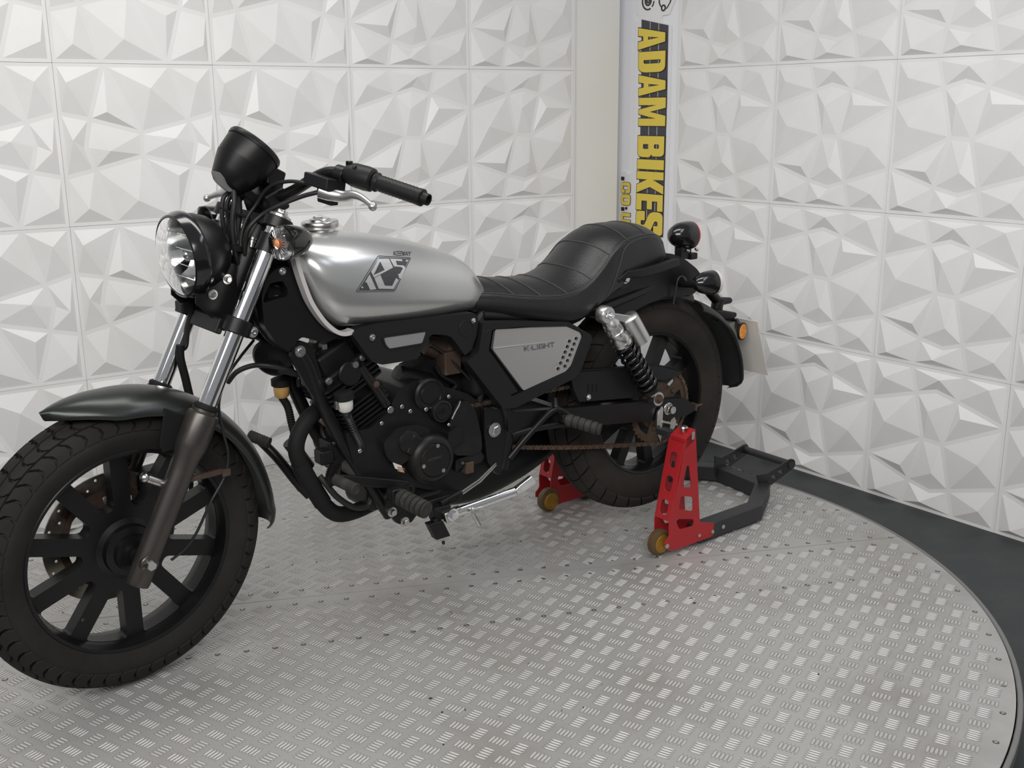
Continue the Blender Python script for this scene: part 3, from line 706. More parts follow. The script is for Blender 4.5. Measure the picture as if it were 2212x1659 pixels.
for s in (1, -1):
    P = [F2(*q, .05) for q in [(420, 600), (470, 560), (505, 570), (512, 640), (505, 690), (470, 700), (420, 655)]]
    br.plate(P, to3=lambda u, v, d: V((u, d*s, v)), d0=.052, d1=.056)
hb = FR('headlight_bracket', br, 'satin_black', bevel=.001)
for px, py in ((491, 603), (459, 636)): bolt(FR, F(px, py, .057), Y, .0065, .008, parent=hb, washer=1.7)
allen(FR, F(455, 604, .075), Y, .0042, parent=hl)
# --- indicators
def indicator(fn, c, d, L, r, lens_m, name='indicator'):
    d = V(d).normalized(); c = V(c)
    b = fn('indicator', MB().lathe(c, d, [(0, -L), (r*.22, -L*.985), (r*.52, -L*.86), (r*.78, -L*.62), (r*.94, -L*.3), (r, 0), (r, .003), (r*.9, .004)], 32), 'gloss_black')
    fn('indicator_lens', MB().lathe(c, d, [(r*.97, .002), (r*1.0, .006), (r*.98, .014), (r*.85, .018), (r*.5, .0205), (0, .021)], 32), lens_m, b)
    return b
il = indicator(FR, (-.328, .166, .657), (1, .10, -.02), .068, .0375, 'lens_glass')
FR('indicator_bulb', MB().ball((-.314, .167, .657), .011), 'amber_bulb', il)
FR('indicator_reflector', MB().lathe((-.328, .166, .657), (1, .10, -.02), [(.035, .001), (.03, -.006), (.016, -.012), (0, -.014)], 28), 'reflector', il)
facet = MB()
for k in range(30):
    a = 2*pi*k/30; facet.bar(V((-.308, .168+.034*cos(a), .657+.034*sin(a))), V((-.3065, .168+.012*cos(a), .657+.012*sin(a))), .0024, .0014)
f_ = FR('lens_fluting', facet, 'chrome', il); f_['kind'] = 'stuff'
FR('indicator_stem', MB().tube([V((-.355, .14, .657)), V((-.352, .11, .655))], .011, 14), 'satin_black', il)
ir = indicator(FR, (-.338, -.176, .657), (1, -.10, -.02), .068, .0375, 'lens_glass')
FR('indicator_stem', MB().tube([V((-.355, -.14, .657)), V((-.352, -.11, .655))], .011, 14), 'satin_black', ir)
# --- instrument pod
sa = V((-.68, .04, .73)).normalized(); st_c = V((-.364, 0, .839))
sp = FR('speedometer', MB().lathe(st_c, sa, [(0, -.112), (.030, -.110), (.040, -.102), (.050, -.078), (.0585, -.056), (.0605, -.050), (.0585, -.0495), (.0605, -.044), (.0625, -.012), (.0628, -.010), (.0612, -.0095), (.0612, -.0075), (.0640, -.007), (.0645, .001), (.062, .006), (.057, .007), (.056, .002), (0, .002)], 56, ref=(0, 1, 0)), 'satin_black')
FR('speedometer_glass', MB().lathe(st_c, sa, [(.056, .0025), (.03, .0035), (0, .004)], 40), 'gloss_black', sp)
FR('speedometer_bracket', MB().bar(st_c-sa*.1+V((-.01, 0, 0)), fk(.70, 0, -.03), .05, .02).box(V((-.395, 0, .775)), V((.02, 0, .01)), Y*.035, V((-.006, 0, .02))), 'satin_black', sp, bevel=.004)
FR('speedometer_plate', MB().plate(rnd([F2(*q, .03) for q in [(460, 370), (478, 372), (500, 400), (508, 412), (498, 416), (478, 400)]], .006), to3=lambda u, v, d: V((u, d, v)), d0=.018, d1=.024), 'ring_grey', sp, bevel=.001)
# --- handlebar
def bar_pts(s):
    P = [(-.392, 0, .738), (-.392, .05, .738), (-.405, .085, .752), (-.430, .13, .783), (-.442, .165, .797), (-.458, .20, .797), (-.484, .24, .790), (-.528, .365, .762)]
    return [V((x, y*s, z)) for x, y, z in P]
hbpts = smoothpts([p for p in reversed(bar_pts(-1)[1:])]+bar_pts(1), 6)
bars = FR('handlebar', MB().tube(hbpts, .0125, 20), 'satin_black')
FR('bar_clamp', MB().box(V((-.385, 0, .725)), V((.024, 0, -.01)), Y*.055, V((.008, 0, .024))), 'satin_black', bars, bevel=.006)
for s in (1, -1):
    a, b = V((-.494, .262*s, .784)), V((-.530, .368*s, .761)); d = (b-a).normalized()
    n = 23; gp = [(.0, 0), (.020, 0), (.021, .004), (.0185, .007), (.0165, .010)]+[(.0175+.0003*(k % 2), .013+k*.0042) for k in range(n)]+[(.0185, .112), (.0185, .119), (.013, .120), (.0125, .134), (.011, .135), (.0095, .134), (.0095, .126), (0, .126)]
    g = FR('grip', MB().lathe(a, d, gp, 32), 'plastic_black', bars)
    dots = MB()
    u = d.orthogonal().normalized(); w = d.cross(u)
    for i in range(22):
        for j in range(20):
            if j % 2 == i % 2: continue
            t = 2*pi*j/20; q = a+d*(.02+i*.0045)+(u*cos(t)+w*sin(t))*.0178; dots.ball(q, .0009, (1, 1, 1), 4)
    dd = FR('grip_dots', dots, 'plastic_black', g); dd['kind'] = 'stuff'
    h0 = V((-.474, .215*s, .795)); h1 = V((-.494, .262*s, .785)); hd = (h1-h0).normalized(); hs = V((0, 0, 1)).cross(hd).normalized()
    sw = FR('switch_housing', MB().lathe(h0-hd*.02, hd, [(0, 0), (.018, 0), (.022, .006), (.0255, .02), (.0265, .05), (.025, .064), (.020, .068), (0, .068)], 28), 'plastic_black', bars)
    FR('switch', MB().cyl(h0+hd*.016+V((.014, 0, .019)), V((.6, 0, .8)), .0055, .006, 14), 'gloss_black', sw)
    FR('switch', MB().abox(h0-hd*.008+V((.005, 0, .022)), .012, .012, .012), 'gloss_black', sw, bevel=.002)
    pv = V((-.425, .175*s, .778))
    FR('lever_perch', MB().box(pv, hd*.030, V((.024, 0, .004)), V((-.002, 0, .013))).lathe(V((-.456, .19*s, .795)), hd, [(.0125, -.012), (.019, -.012), (.019, .012), (.0125, .012)], 24, closed=True).box(pv+V((-.008, -.002*s, -.028)), hd*.018, V((.010, 0, 0)), V((0, 0, .018))), 'satin_black', bars, bevel=.003)
    if s > 0: LP = [F(693, 412, .17), F(715, 420, .19), F(742, 424, .215), F(765, 422, .245), F(785, 430, .275), F(805, 446, .31)]
    else: LP = [F(510, 375, -.17), F(500, 390, -.2), F(492, 404, -.235), F(482, 415, -.26), F(465, 421, -.285), F(447, 428, -.31)]
    lp = smoothpts(LP, 6); rr = [lerp(.0165, .0062, min(1, k/(len(lp)-1)*1.15)) for k in range(len(lp))]
    lv = MB(); rings = []
    for k, q in enumerate(lp):
        t = (lp[min(k+1, len(lp)-1)]-lp[max(k-1, 0)]).normalized(); sd = V((0, 0, 1)).cross(t).normalized(); up = t.cross(sd)
        rings.append([q+sd*cos(a)*rr[k]*.9+up*sin(a)*rr[k]*1.05 for a in [2*pi*i/12 for i in range(12)]])
    lv.loft(rings).ball(lp[-1], .0095)
    FR('clutch_lever' if s > 0 else 'brake_lever', lv, 'alloy', bars)
# --- cables
for P, r in [([F(690, 400, .165), F(660, 395, .15), F(620, 392, .11), F(580, 405, .06), F(555, 440, .03), F(532, 475, .02), F(520, 520, .02), F(525, 580, .03), F(540, 640, .02)], .0042),
             ([F(705, 412, .17), F(684, 416, .16), F(650, 425, .13), F(600, 445, .09), F(565, 465, .06), F(540, 490, .05), F(530, 520, .04), F(532, 570, .03), F(555, 630, .0), MFi @ MK @ B(600, 700, .03)], .0052),
             ([F(505, 405, .02), F(506, 440, .03), F(502, 480, .03), F(505, 530, .03), F(515, 570, .03), F(535, 620, .02)], .0055),
             ([F(512, 405, .0), F(518, 450, .0), F(515, 500, .0), F(520, 560, .0), F(530, 610, .0)], .0055),
             ([F(495, 415, .0), F(482, 430, .0), F(480, 470, .0), F(488, 520, .0), F(495, 570, .0)], .005),
             ([F(500, 420, -.03), F(490, 445, -.03), F(496, 490, -.03), F(500, 540, -.03)], .005),
             ([F(530, 400, -.03), F(520, 430, -.02), F(508, 470, -.01), F(512, 520, 0), F(520, 590, 0)], .0045),
             ([F(560, 400, -.08), F(530, 425, -.06), F(500, 440, -.05), F(488, 480, -.04), F(492, 540, -.04)], .0045)]:
    FR('cable', MB().tube(smoothpts(P, 7), r, 10), 'sleeve_black')
FR('cable_tie', MB().lathe(F(508, 533, .02), V((-.2, .1, 1)), [(.019, -.006), (.021, -.006), (.021, .006), (.019, .006)], 18, closed=True), 'dull_black')
FR('cable_holder', MB().tube([F(475, 448, 0), F(498, 460, .01), F(540, 470, .02)], .003, 8), 'dull_black')
FR('cable_adjuster', MB().lathe(F(546, 520, .05), V((-.3, 0, 1)), [(0, -.014), (.006, -.014), (.006, -.004), (.008, -.004), (.008, .001), (.006, .002), (.008, .003), (.008, .008), (0, .009)], 14), 'steel')

# --- fuel tank: sections along the bike, sheared so that the front and rear edges lean
#        x0     w     zbot   ztop   dx/dz
TANK = [(.640, .080, .748, .824, -.45), (.700, .104, .746, .881, -.30), (.780, .122, .745, .922, -.15), (.860, .132, .746, .951, 0), (.940, .138, .750, .971, .15), (1.000, .139, .755, .977, .28), (1.045, .130, .762, .976, .40), (1.068, .105, .785, .966, .45)]
def tank_pt(x, a):
    w, zb, zt, sh = interp(TANK, x); zc = lerp(zb, zt, .44); c, s = cos(a), sin(a)
    y = w*(abs(c)**.72)*(1 if c >= 0 else -1)
    z = zc+(zt-zc)*(abs(s)**.80) if s >= 0 else zc-(zc-zb)*(abs(s)**.62)
    if s > 0: y *= 1-.10*s*s
    return V((x+sh*(z-.760), y, z))
rings = []
for i in range(61):
    x = lerp(.640, 1.068, i/60); rings.append([tank_pt(x, 2*pi*k/72) for k in range(72)])
TANKMB = MB().loft(rings)
tank = K('fuel_tank', TANKMB, 'tank_silver', sharp=50)
TBVH = BVHTree.FromPolygons([tuple(p) for p in TANKMB.v], TANKMB.f)
# bright edge strip along the front of the tank
strip = []
for px, py in [(637, 548), (641, 565), (648, 590), (658, 620), (670, 650), (685, 675), (703, 698), (722, 714), (738, 720.5), (752, 719.5), (762, 715)]:
    strip.append(B(px, py, .118))
strip = smoothpts(strip, 5)
mbs = MB(); ringsS = []
for k, q in enumerate(strip):
    t = (strip[min(k+1, len(strip)-1)]-strip[max(k-1, 0)]).normalized(); n = V((-t.z, 0, t.x))
    ringsS.append([q+n*.0048+Y*.006, q-n*.0048+Y*.006, q-n*.0048-Y*.02, q+n*.0048-Y*.02])
K('tank_edge_strip', MB().loft(ringsS), 'trim_bright', tank)
# filler cap
fc = B(692, 483, 0)
cap = K('filler_cap', MB().lathe(V((fc.x, 0, .967)), V((.06, 0, 1)), [(0, 0), (.041, .0), (.0415, .006), (.034, .007), (.033, .013), (.041, .014), (.043, .017), (.043, .028), (.041, .031), (.025, .031), (.024, .035), (.023, .036), (0, .036)], 40), 'steel')
K('cap_lock', MB().abox(V((fc.x+.008, .004, 1.006)), .02, .012, .006), 'steel', cap, bevel=.002)
# printed emblem, laid on the tank's skin
def on_tank(px, py, lift):
    o = MKi @ CAM; d = (MKi.to_3x3() @ ray(px, py)).normalized(); h = TBVH.ray_cast(o, d)
    if h[0] is None: return B(px, py, .13)
    n = h[1] if h[1].dot(d) < 0 else -h[1]
    return h[0]+n*lift
def decal(name, poly, m, lift, holes=(), zoom=lambda q: q, dens=3.0, fn=on_tank):
    """tessellate finely enough to hug the surface"""
    P = [zoom(q) for q in poly]; H = [[zoom(q) for q in h] for h in holes]
    def dense(l):
        out = []
        for i in range(len(l)):
            a, b = V(l[i]), V(l[(i+1) % len(l)]); n = max(1, int((b-a).length/dens))
            out += [tuple(a+(b-a)*k/n) for k in range(n)]
        return out
    loops = [dense(P)]+[dense(h) for h in H]
    tri = tessellate_polygon([[V((a, b, 0)) for a, b in l] for l in loops]); flat = [q for l in loops for q in l]
    bm = bmesh.new(); vs = [bm.verts.new((a, b, 0)) for a, b in flat]
    for t in tri:
        try: bm.faces.new([vs[i] for i in t])
        except ValueError: pass
    for _ in range(3):
        es = [e for e in bm.edges if e.calc_length() > dens*2]
        if not es: break
        bmesh.ops.subdivide_edges(bm, edges=es, cuts=1); bmesh.ops.triangulate(bm, faces=bm.faces)
    mb = MB(); bm.verts.ensure_lookup_table(); idx = {v: i for i, v in enumerate(bm.verts)}
    mb.add([fn(v.co.x, v.co.y, lift) for v in bm.verts], [tuple(idx[v] for v in f.verts) for f in bm.faces]); bm.free()
    return K(name, mb, m, tank if fn is on_tank else None)
Z4 = lambda q: (620+q[0]*450/2209, 480+q[1]*338/1659)
border = rnd([(725, 742), (962, 353), (1318, 374), (1140, 738)], 22); inb = rnd([(737, 735), (966, 361), (1308, 380), (1135, 731)], 18)
decal('emblem_border', border, 'decal_dark', .0006, [inb], Z4)
decal('emblem_field', [(755, 725), (975, 372), (1298, 386), (1128, 724)], 'decal_dark', .0006, (), Z4)
decal('emblem_digit', [(825, 635), (873, 553), (945, 710), (880, 717), (843, 640)], 'decal_silver', .0010, (), Z4)
decal('emblem_digit', [(888, 525), (968, 388), (1078, 388), (1122, 482), (922, 588)], 'decal_silver', .0010, [[(915, 562), (985, 418), (1032, 508)]], Z4)
decal('emblem_digit', [(924, 592), (988, 560), (1035, 672), (1112, 675), (1155, 590), (1180, 612), (1127, 708), (970, 705)], 'decal_silver', .0010, (), Z4)
decal('emblem_digit', [(1088, 388), (1215, 395), (1222, 415), (1150, 410), (1165, 455), (1235, 460), (1257, 488), (1206, 602), (1185, 590), (1175, 550), (1195, 545), (1226, 490), (1205, 475), (1132, 470)], 'decal_silver', .0010, (), Z4)
for q in ((1268, 410), (797, 690)): decal('emblem_dot', circ2(q, 11, 12), 'decal_silver', .0010, (), Z4)
# stroke lettering
STK = {'K': [((0, 0), (0, 1)), ((.05, .48), (.8, 1)), ((.05, .52), (.85, 0))], 'E': [((0, 1), (.8, 1)), ((0, .52), (.7, .52)), ((0, 0), (.8, 0))], 'W': [((0, 1), (.22, 0)), ((.22, 0), (.45, .9)), ((.45, .9), (.68, 0)), ((.68, 0), (.92, 1))],
       'A': [((0, 0), (.42, 1)), ((.42, 1), (.85, 0)), ((.2, .35), (.66, .35))], 'Y': [((0, 1), (.42, .5)), ((.85, 1), (.42, .5)), ((.42, .5), (.42, 0))], 'L': [((0, 1), (0, 0)), ((0, 0), (.75, 0))], 'I': [((.1, 0), (.1, 1))],
       'G': [((.85, .95), (.05, .95)), ((.05, .95), (.05, .05)), ((.05, .05), (.85, .05)), ((.85, .05), (.85, .5)), ((.85, .5), (.45, .5))], 'H': [((0, 0), (0, 1)), ((.8, 0), (.8, 1)), ((0, .5), (.8, .5))], 'T': [((0, 1), (.85, 1)), ((.42, 1), (.42, 0))], '.': [((.1, .42), (.3, .42))]}
def word(text, o, ux, uy, th, m, fn, lift, name, adv):
    """o: lower-left pixel, ux / uy: pixel vectors of one letter width / height"""
    o, ux, uy = V(o), V(ux), V(uy); p = 0
    for ch in text:
        for (a, b) in STK[ch]:
            A = o+ux*(p+a[0])+uy*a[1]; Bq = o+ux*(p+b[0])+uy*b[1]; d = (Bq-A).normalized(); n = V((-d.y, d.x))*th/2; A = A-d*th*.3; Bq = Bq+d*th*.3
            decal(name, [tuple(A+n), tuple(Bq+n), tuple(Bq-n), tuple(A-n)], m, lift, dens=4, fn=fn)
        p += adv.get(ch, 1.08)
word('KEEWAY', (850.5, 551.3), (5.9, .10), (.3, -8.0), 1.7, 'decal_dark', on_tank, .0008, 'brand_lettering', {'W': 1.15, 'E': 1.0})

# --- seat
#        x     w     ztop  zedge  zbot
SEAT = [(-.005, .085, .868, .852, .828), (.012, .098, .905, .880, .826), (.05, .108, .926, .902, .818), (.12, .114, .932, .904, .800), (.18, .118, .928, .893, .778), (.225, .121, .912, .868, .760), (.26, .123, .885, .834, .742), (.30, .126, .852, .803, .722), (.345, .128, .826, .782, .706), (.40, .128, .812, .773, .704), (.47, .122, .812, .776, .716), (.54, .108, .818, .785, .730), (.60, .094, .824, .795, .742), (.655, .082, .824, .800, .752)]
def seat_pt(x, u):
    w, zt, ze, zb = interp(SEAT, x)     # u in -1..1 over the top, beyond that down the sides
    if abs(u) <= 1:
        y = u*(w-.010); z = ze+(zt-ze)*(1-abs(u)**2.4); return V((x, y, z))
    t = (abs(u)-1); s = 1 if u > 0 else -1
    if t < .25: k = t/.25; return V((x, s*(w-.010+.012*sin(k*pi/2)), ze-.012*(1-cos(k*pi/2))))
    k = (t-.25)/.75; return V((x, s*(w+.002+.006*sin(k*pi)), lerp(ze-.012, zb, k)))
rings = []
for i in range(73):
    x = lerp(-.005, .655, i/72); us = [-2+4*k/56 for k in range(57)]
    rings.append([seat_pt(x, u) for u in us])
seat = K('seat', MB().loft(rings), 'leather', sharp=50)
us = [-1+2*k/24 for k in range(25)]
for xs, xe in [(.572, .545), (.50, .468), (.42, .385), (.33, .300), (.255, .232), (.175, .165), (.085, .085)]:
    P = [seat_pt(lerp(xs, xe, abs(u)**2), u)+V((0, 0, .0006)) for u in us]
    K('seat_seam', MB().tube(P, .0018, 6), 'stitch', seat)
for s in (1, -1):
    P = [seat_pt(lerp(.01, .65, k/50), 1.05*s)+Y*s*.0006 for k in range(51)]
    K('seat_piping', MB().tube(P, .0016, 6), 'stitch', seat)
    P = smoothpts([seat_pt(x, u*s)+Y*s*.0006 for x, u in [(.02, 1.22), (.09, 1.20), (.15, 1.22), (.185, 1.30), (.205, 1.5), (.225, 1.75), (.245, 1.98)]], 6)
    K('seat_stitching', MB().tube(P, .0013, 6), 'stitch', seat)
K('seat_base', MB().loft([[seat_pt(x, -1.97)+V((0, .012, -.004)), seat_pt(x, 1.97)+V((0, -.012, -.004)), seat_pt(x, 1.97)+V((0, -.022, -.02)), seat_pt(x, -1.97)+V((0, .022, -.02))] for x in [lerp(.02, .64, k/24) for k in range(25)]]), 'dull_black', seat)

# --- panel under the tank with grey insert
Z6 = lambda l: [B2(620+x*450/2209, 480+y*338/1659, .128) for x, y in l]
pan = Z6([(690, 1185), (760, 1120), (1000, 1070), (1500, 1010), (1990, 960), (2032, 1020), (2012, 1200), (1962, 1335), (1895, 1412), (1820, 1300), (1755, 1205), (1690, 1190), (1540, 1165), (1490, 1175), (1325, 1462), (1010, 1512), (905, 1482), (790, 1330)])
for s in (1, -1):
    f3 = lambda u, v, d: V((u, d*s, v))
    tp = K('frame_cover', MB().plate(rnd(pan, .006), to3=f3, d0=.100, d1=.128), 'plastic_black', bevel=.004)
    if s > 0:
        K('cover_insert', MB().plate(rnd(Z6([(1022, 1225), (1472, 1160), (1432, 1280), (1085, 1340), (1045, 1300)]), .005), to3=f3, d0=.1272, d1=.1287), 'insert_grey', tp)
        K('insert_rim', MB().plate(rnd(Z6([(1000, 1215), (1490, 1142), (1442, 1292), (1080, 1352), (1030, 1308)]), .006), [rnd(Z6([(1020, 1224), (1474, 1158), (1433, 1281), (1086, 1341), (1046, 1300)]), .005)], f3, .127, .1305), 'plastic_black', tp)
        K('plug', MB().lathe(B(620+1895*.2037, 480+1125*.2037, .128), Y, [(.0205, -.001), (.0205, .001), (.0195, .0016), (.0190, .0006), (0, .0006)], 32), 'plastic_black', tp)
        ar = Z6([(1325, 1462), (1495, 1140), (1540, 1128), (1690, 1120), (1775, 1135), (1860, 1215), (1962, 1340), (1890, 1415), (1800, 1290), (1740, 1215), (1680, 1195), (1545, 1190), (1510, 1210), (1380, 1450)])
        K('cover_arch', MB().plate(rnd(ar, .004), to3=f3, d0=.09, d1=.1285), 'plastic_black', tp, bevel=.003)
        rec = B(620+905*.2037, 480+1222*.2037, .128)
        K('bolt_cup', MB().lathe(rec, Y, [(.0115, .0005), (.0105, .0015), (.0095, .0005), (.008, -.001), (0, -.001)], 24), 'dull_black', tp)
        allen(K, rec+V((0, -.0012, 0)), Y, .0052, parent=tp)
        allen(K, B(1022, 692.5, .129), Y, .0045, parent=tp)
# --- side cover with silver insert
Z8 = lambda l, y=.135: [B2(1000+x*360/2212, 640+y_*270/1659, y) for x, y_ in l]
outer = Z8([(265, 345), (900, 335), (1400, 340), (1690, 505), (1715, 560), (1560, 985), (1470, 1092), (690, 1482), (530, 1490), (45, 870), (205, 745), (250, 440)])
inner = Z8([(400, 440), (900, 412), (1385, 398), (1565, 478), (1590, 532), (1445, 925), (1375, 1005), (760, 1285), (640, 1330), (330, 760), (380, 450)])
ins = Z8([(440, 440), (900, 414), (1382, 402), (1560, 482), (1584, 532), (1440, 920), (1370, 1000), (812, 1254), (402, 705)])
f3 = lambda u, v, d: V((u, d, v))
cv = K('side_cover', MB().plate(rnd(outer, .006), [rnd(inner, .004)], f3, .105, .137), 'plastic_black', bevel=.004)
K('cover_backing', MB().plate(rnd(inner, .004), to3=f3, d0=.108, d1=.112), 'dull_black', cv)
K('cover_ledge', MB().plate(Z8([(250, 440), (385, 455), (352, 720), (740, 1270), (615, 1335), (215, 745)]), to3=f3, d0=.110, d1=.1335), 'plastic_black', cv, bevel=.002)
hls = [circ2((1000+x*360/2212, 640+y*270/1659), 4.0, 14, .95) for x, y in [(1505, 562), (1478, 635), (1450, 708), (1422, 780), (1390, 855), (1357, 930), (1415, 598), (1387, 670), (1358, 742), (1330, 812), (1298, 888), (1265, 963)]]
hls2 = [[B2(x, y, .1335) for x, y in h] for h in hls]
si = K('silver_insert', MB().plate(rnd(ins, .004), hls2, f3, .124, .1335), 'cover_silver', cv, bevel=.0012)
for h in hls: K('vent_ring', MB().plate([B2(V((x, y)).x, y, .134) for x, y in circ2((sum(q[0] for q in h)/len(h), sum(q[1] for q in h)/len(h)), 4.7, 16, .95)], [[B2(x, y, .134) for x, y in h]], f3, .1330, .1342), 'cover_silver', si)
cr = [B(1000+x*.16275, 640+y*.16275, .1337) for x, y in [(405, 690), (700, 655), (1000, 622), (1180, 600)]]
K('crease', MB().tube(cr, [.0022, .0020, .0016, .0006], 8), 'cover_silver', si)
on_cover = lambda px, py, lift: B(px, py, .1336+lift)
word('K.LIGHT', (1133.5, 758), (10.6, -1.55), (-.6, -8.6), 2.7, 'decal_blue', on_cover, .0003, 'model_lettering', {'K': 1.15, '.': .45, 'L': .98, 'I': .42, 'G': 1.12, 'H': 1.08})
K('side_cover', MB().plate(rnd(outer, .006), to3=lambda u, v, d: V((u, -d, v)), d0=.105, d1=.137), 'plastic_black', bevel=.004)
K('airbox', MB().abox((.52, 0, .63), .30, .19, .20).abox((.40, 0, .60), .12, .16, .18), 'dull_black', bevel=.02)

# --- frame
def ktube(name, pts, r, m='satin_black', parent=None, n=5, seg=14): return K(name, MB().tube(smoothpts(pts, n) if len(pts) > 2 else pts, r, seg), m, parent)
hst = V((1.215, -.002, .905))
K('head_tube', MB().tube([V((1.270, -.01, .815)), V((1.175, -.006, 1.0))], .032, 24), 'satin_black')
ktube('backbone', [V((1.21, 0, .93)), V((1.02, 0, .86)), V((.80, 0, .79)), V((.62, 0, .745))], .03)
for s in (1, -1):
    Yo = .062*s
    P = [V((1.235, .03*s, .86)), V((1.19, .05*s, .76)), B(653, 765, .065), B(690, 860, .065), B(735, 950, .07), B(790, 1035, .075), B(842, 1112, .08)]
    if s < 0: P = [V((p.x, -p.y, p.z)) if i > 1 else p for i, p in enumerate(P)]
    ktube('down_tube', P, .0165)
    P = [B(1084, 1012, .1), B(1090, 985, .1), B(1098, 920, .105), B(1082, 860, .11), B(1040, 790, .105), B(1010, 740, .10), V((.63, .08, .745))]
    if s < 0: P = [V((p.x, -p.y, p.z)) for p in P]
    ktube('cradle_tube', P, .0165)
    P = [V((.64, .09*s, .742)), V((.50, .095*s, .722)), V((.38, .10*s, .712)), V((.26, .100*s, .715)), V((.14, .095*s, .735)), V((.03, .085*s, .755))]
    ktube('seat_rail', P, .013)
    # pillion peg hanger
    P = [B(1100, 990, .115), B(1150, 930, .13), B(1200, 885, .14), B(1240, 905, .145)]
    Q = [B(1105, 940, .115), B(1160, 925, .13), B(1215, 915, .14)]
    R_ = [B(1197, 862, .12), B(1205, 885, .14), B(1245, 905, .145)]
    for W_ in (P, Q, R_): ktube('peg_hanger', [V((p.x, p.y*s, p.z)) for p in W_], .0085)
# plates on the down tubes
for s in (1, -1):
    f3 = lambda u, v, d: V((u, d*s, v))
    pl = K('engine_mount', MB().plate(rnd([B2(x, y, .075) for x, y in [(626, 770), (632, 745), (648, 735), (668, 742), (678, 760), (700, 840), (715, 900), (692, 880), (668, 845)]], .008), to3=f3, d0=.066, d1=.078), 'satin_black', bevel=.003)
    if s > 0: bolt(K, B(648, 759, .079), Y, .009, .005, parent=pl, washer=1.5)
    nk = [(566, 640), (575, 606), (592, 585), (616, 575), (640, 582), (662, 620), (690, 668), (735, 716), (745, 730), (690, 738), (652, 728), (625, 760), (598, 742), (572, 705)]
    K('neck_cover', MB().plate(rnd([B2(x, y, .09) for x, y in nk], .008), [rnd([B2(x, y, .09) for x, y in [(585, 612), (612, 607), (622, 625), (622, 640), (570, 655), (572, 640)]], .004)] if s > 0 else [], f3, .06, .088), 'satin_black', bevel=.005)
allen(K, B(610, 586, .089), Y, .0055)
K('neck_core', MB().abox((1.13, 0, .86), .12, .09, .14), 'dull_black', bevel=.01)
K('wiring', MB().tube(smoothpts([B(575, 620, .03), B(600, 618, .045), B(615, 632, .04), B(640, 650, .03)], 5), .005, 8).tube(smoothpts([B(580, 640, .03), B(600, 640, .05), B(620, 645, .04)], 5), .004, 8), 'sleeve_black')
# --- ignition horn etc. in front of the engine
K('horn', MB().lathe(B(590, 770, .0), V((.7, .6, -.25)), [(0, -.03), (.03, -.028), (.045, -.01), (.047, .008), (.04, .014), (.02, .012), (0, .02)], 32), 'engine_black')
ktube('horn_hose', [B(492, 826, -.04), B(512, 803, -.02), B(545, 790, .0), B(580, 790, .02), B(625, 800, .03), B(650, 812, .03)], .006, 'sleeve_black')
K('horn_bracket', MB().bar(B(600, 798, .02), B(660, 812, .04), .02, .012).cyl(B(645, 818, .03), (0, 0, -1), .005, .02, 10), 'engine_black', bevel=.002)
# --- cylinder
c0, c1 = B(800, 930, .03), B(712, 762, .03); c0.y = c1.y = 0
ca = (c1-c0).normalized(); cf = V((ca.z, 0, -ca.x))      # axis, forward
H = (c1-c0).length
cyl = K('cylinder', MB().box(c0+ca*H*.32, ca*H*.42, cf*.050, Y*.062), 'engine_black', bevel=.008)
fin = None
def rr_fin(c, a, b, t, ax):
    P = rnd([(-a, -b), (a, -b), (a, b), (-a, b)], .018)
    return MB().plate(P, to3=lambda u, v, d: c+cf*u+Y*v+ax*d, d0=-t, d1=t)
for k in range(11):
    c = c0+ca*(-.012+k*.0118); wd = .066 if k < 10 else .062
    K('cooling_fin', rr_fin(c, .070, .080, .0022, ca), 'engine_black', cyl)
hd = c0+ca*.135
head = K('cylinder_head', MB().box(hd+ca*.03, ca*.035, cf*.062, Y*.070), 'engine_black', bevel=.010)
for k in range(4): K('cooling_fin', rr_fin(hd+ca*(.004+k*.0125), .078, .086, .0022, ca), 'engine_black', head)
K('head_cover', MB().box(hd+ca*.085, ca*.030, cf*.050, Y*.060).box(hd+ca*.11, ca*.012, cf*.036, Y*.045), 'engine_black', head, bevel=.014)
K('cam_cover', MB().cyl(hd+ca*.05+Y*.082, Y, .030, .010, 28, .003), 'engine_black', head)
for q in ((-.05, .06), (.05, .06)): bolt(K, hd+ca*.06+cf*q[0]+Y*.075, Y, .006, .006, parent=head)
for px, py in ((763, 786), (808, 828)):
    K('spark_plug_cap' if px > 800 else 'bolt', MB().cyl(B(px, py, .085), Y, .008, .012, 16), 'rust' if px > 800 else 'steel', head)
for px, py, r in ((842, 885, .0095), (867, 878, .006), (885, 888, .006), (823, 914, .0055), (919, 884, .006), (968, 856, .0055), (968, 917, .005), (776, 974, .006)):
    K('bolt', MB().cyl(B(px, py, .112), Y, r*.9, .005, 16, .001), 'steel', cyl)
K('cylinder_rib', MB().tube([B(777, 790, .083), B(805, 830, .085), B(835, 875, .088)], .012, 12), 'engine_black', cyl)
# --- crankcase
cc_px = [(745, 935), (800, 925), (838, 890), (862, 838), (905, 822), (960, 835), (1010, 850), (1050, 880), (1075, 925), (1070, 1000), (1040, 1045), (985, 1062), (930, 1058), (870, 1048), (805, 1055), (765, 1010)]
crank = K('crankcase', MB().plate(rnd([B2(x, y, .09) for x, y in cc_px], .012), to3=lambda u, v, d: V((u, d, v)), d0=-.11, d1=.092), 'engine_black', bevel=.012)
K('oil_sump', MB().abox(V((.86, 0, .32)), .22, .14, .07), 'engine_black', crank, bevel=.02)
K('starter_motor', MB().lathe(B(862, 812, .02), V((-.85, .1, -.35)), [(0, -.01), (.026, -.008), (.029, .0), (.029, .085), (.026, .09), (0, .092)], 28), 'engine_black', crank)
K('starter_bracket', MB().lathe(B(925, 845, .075), Y, [(0, .03), (.030, .03), (.034, .024), (.036, 0)], 28), 'engine_black', crank)
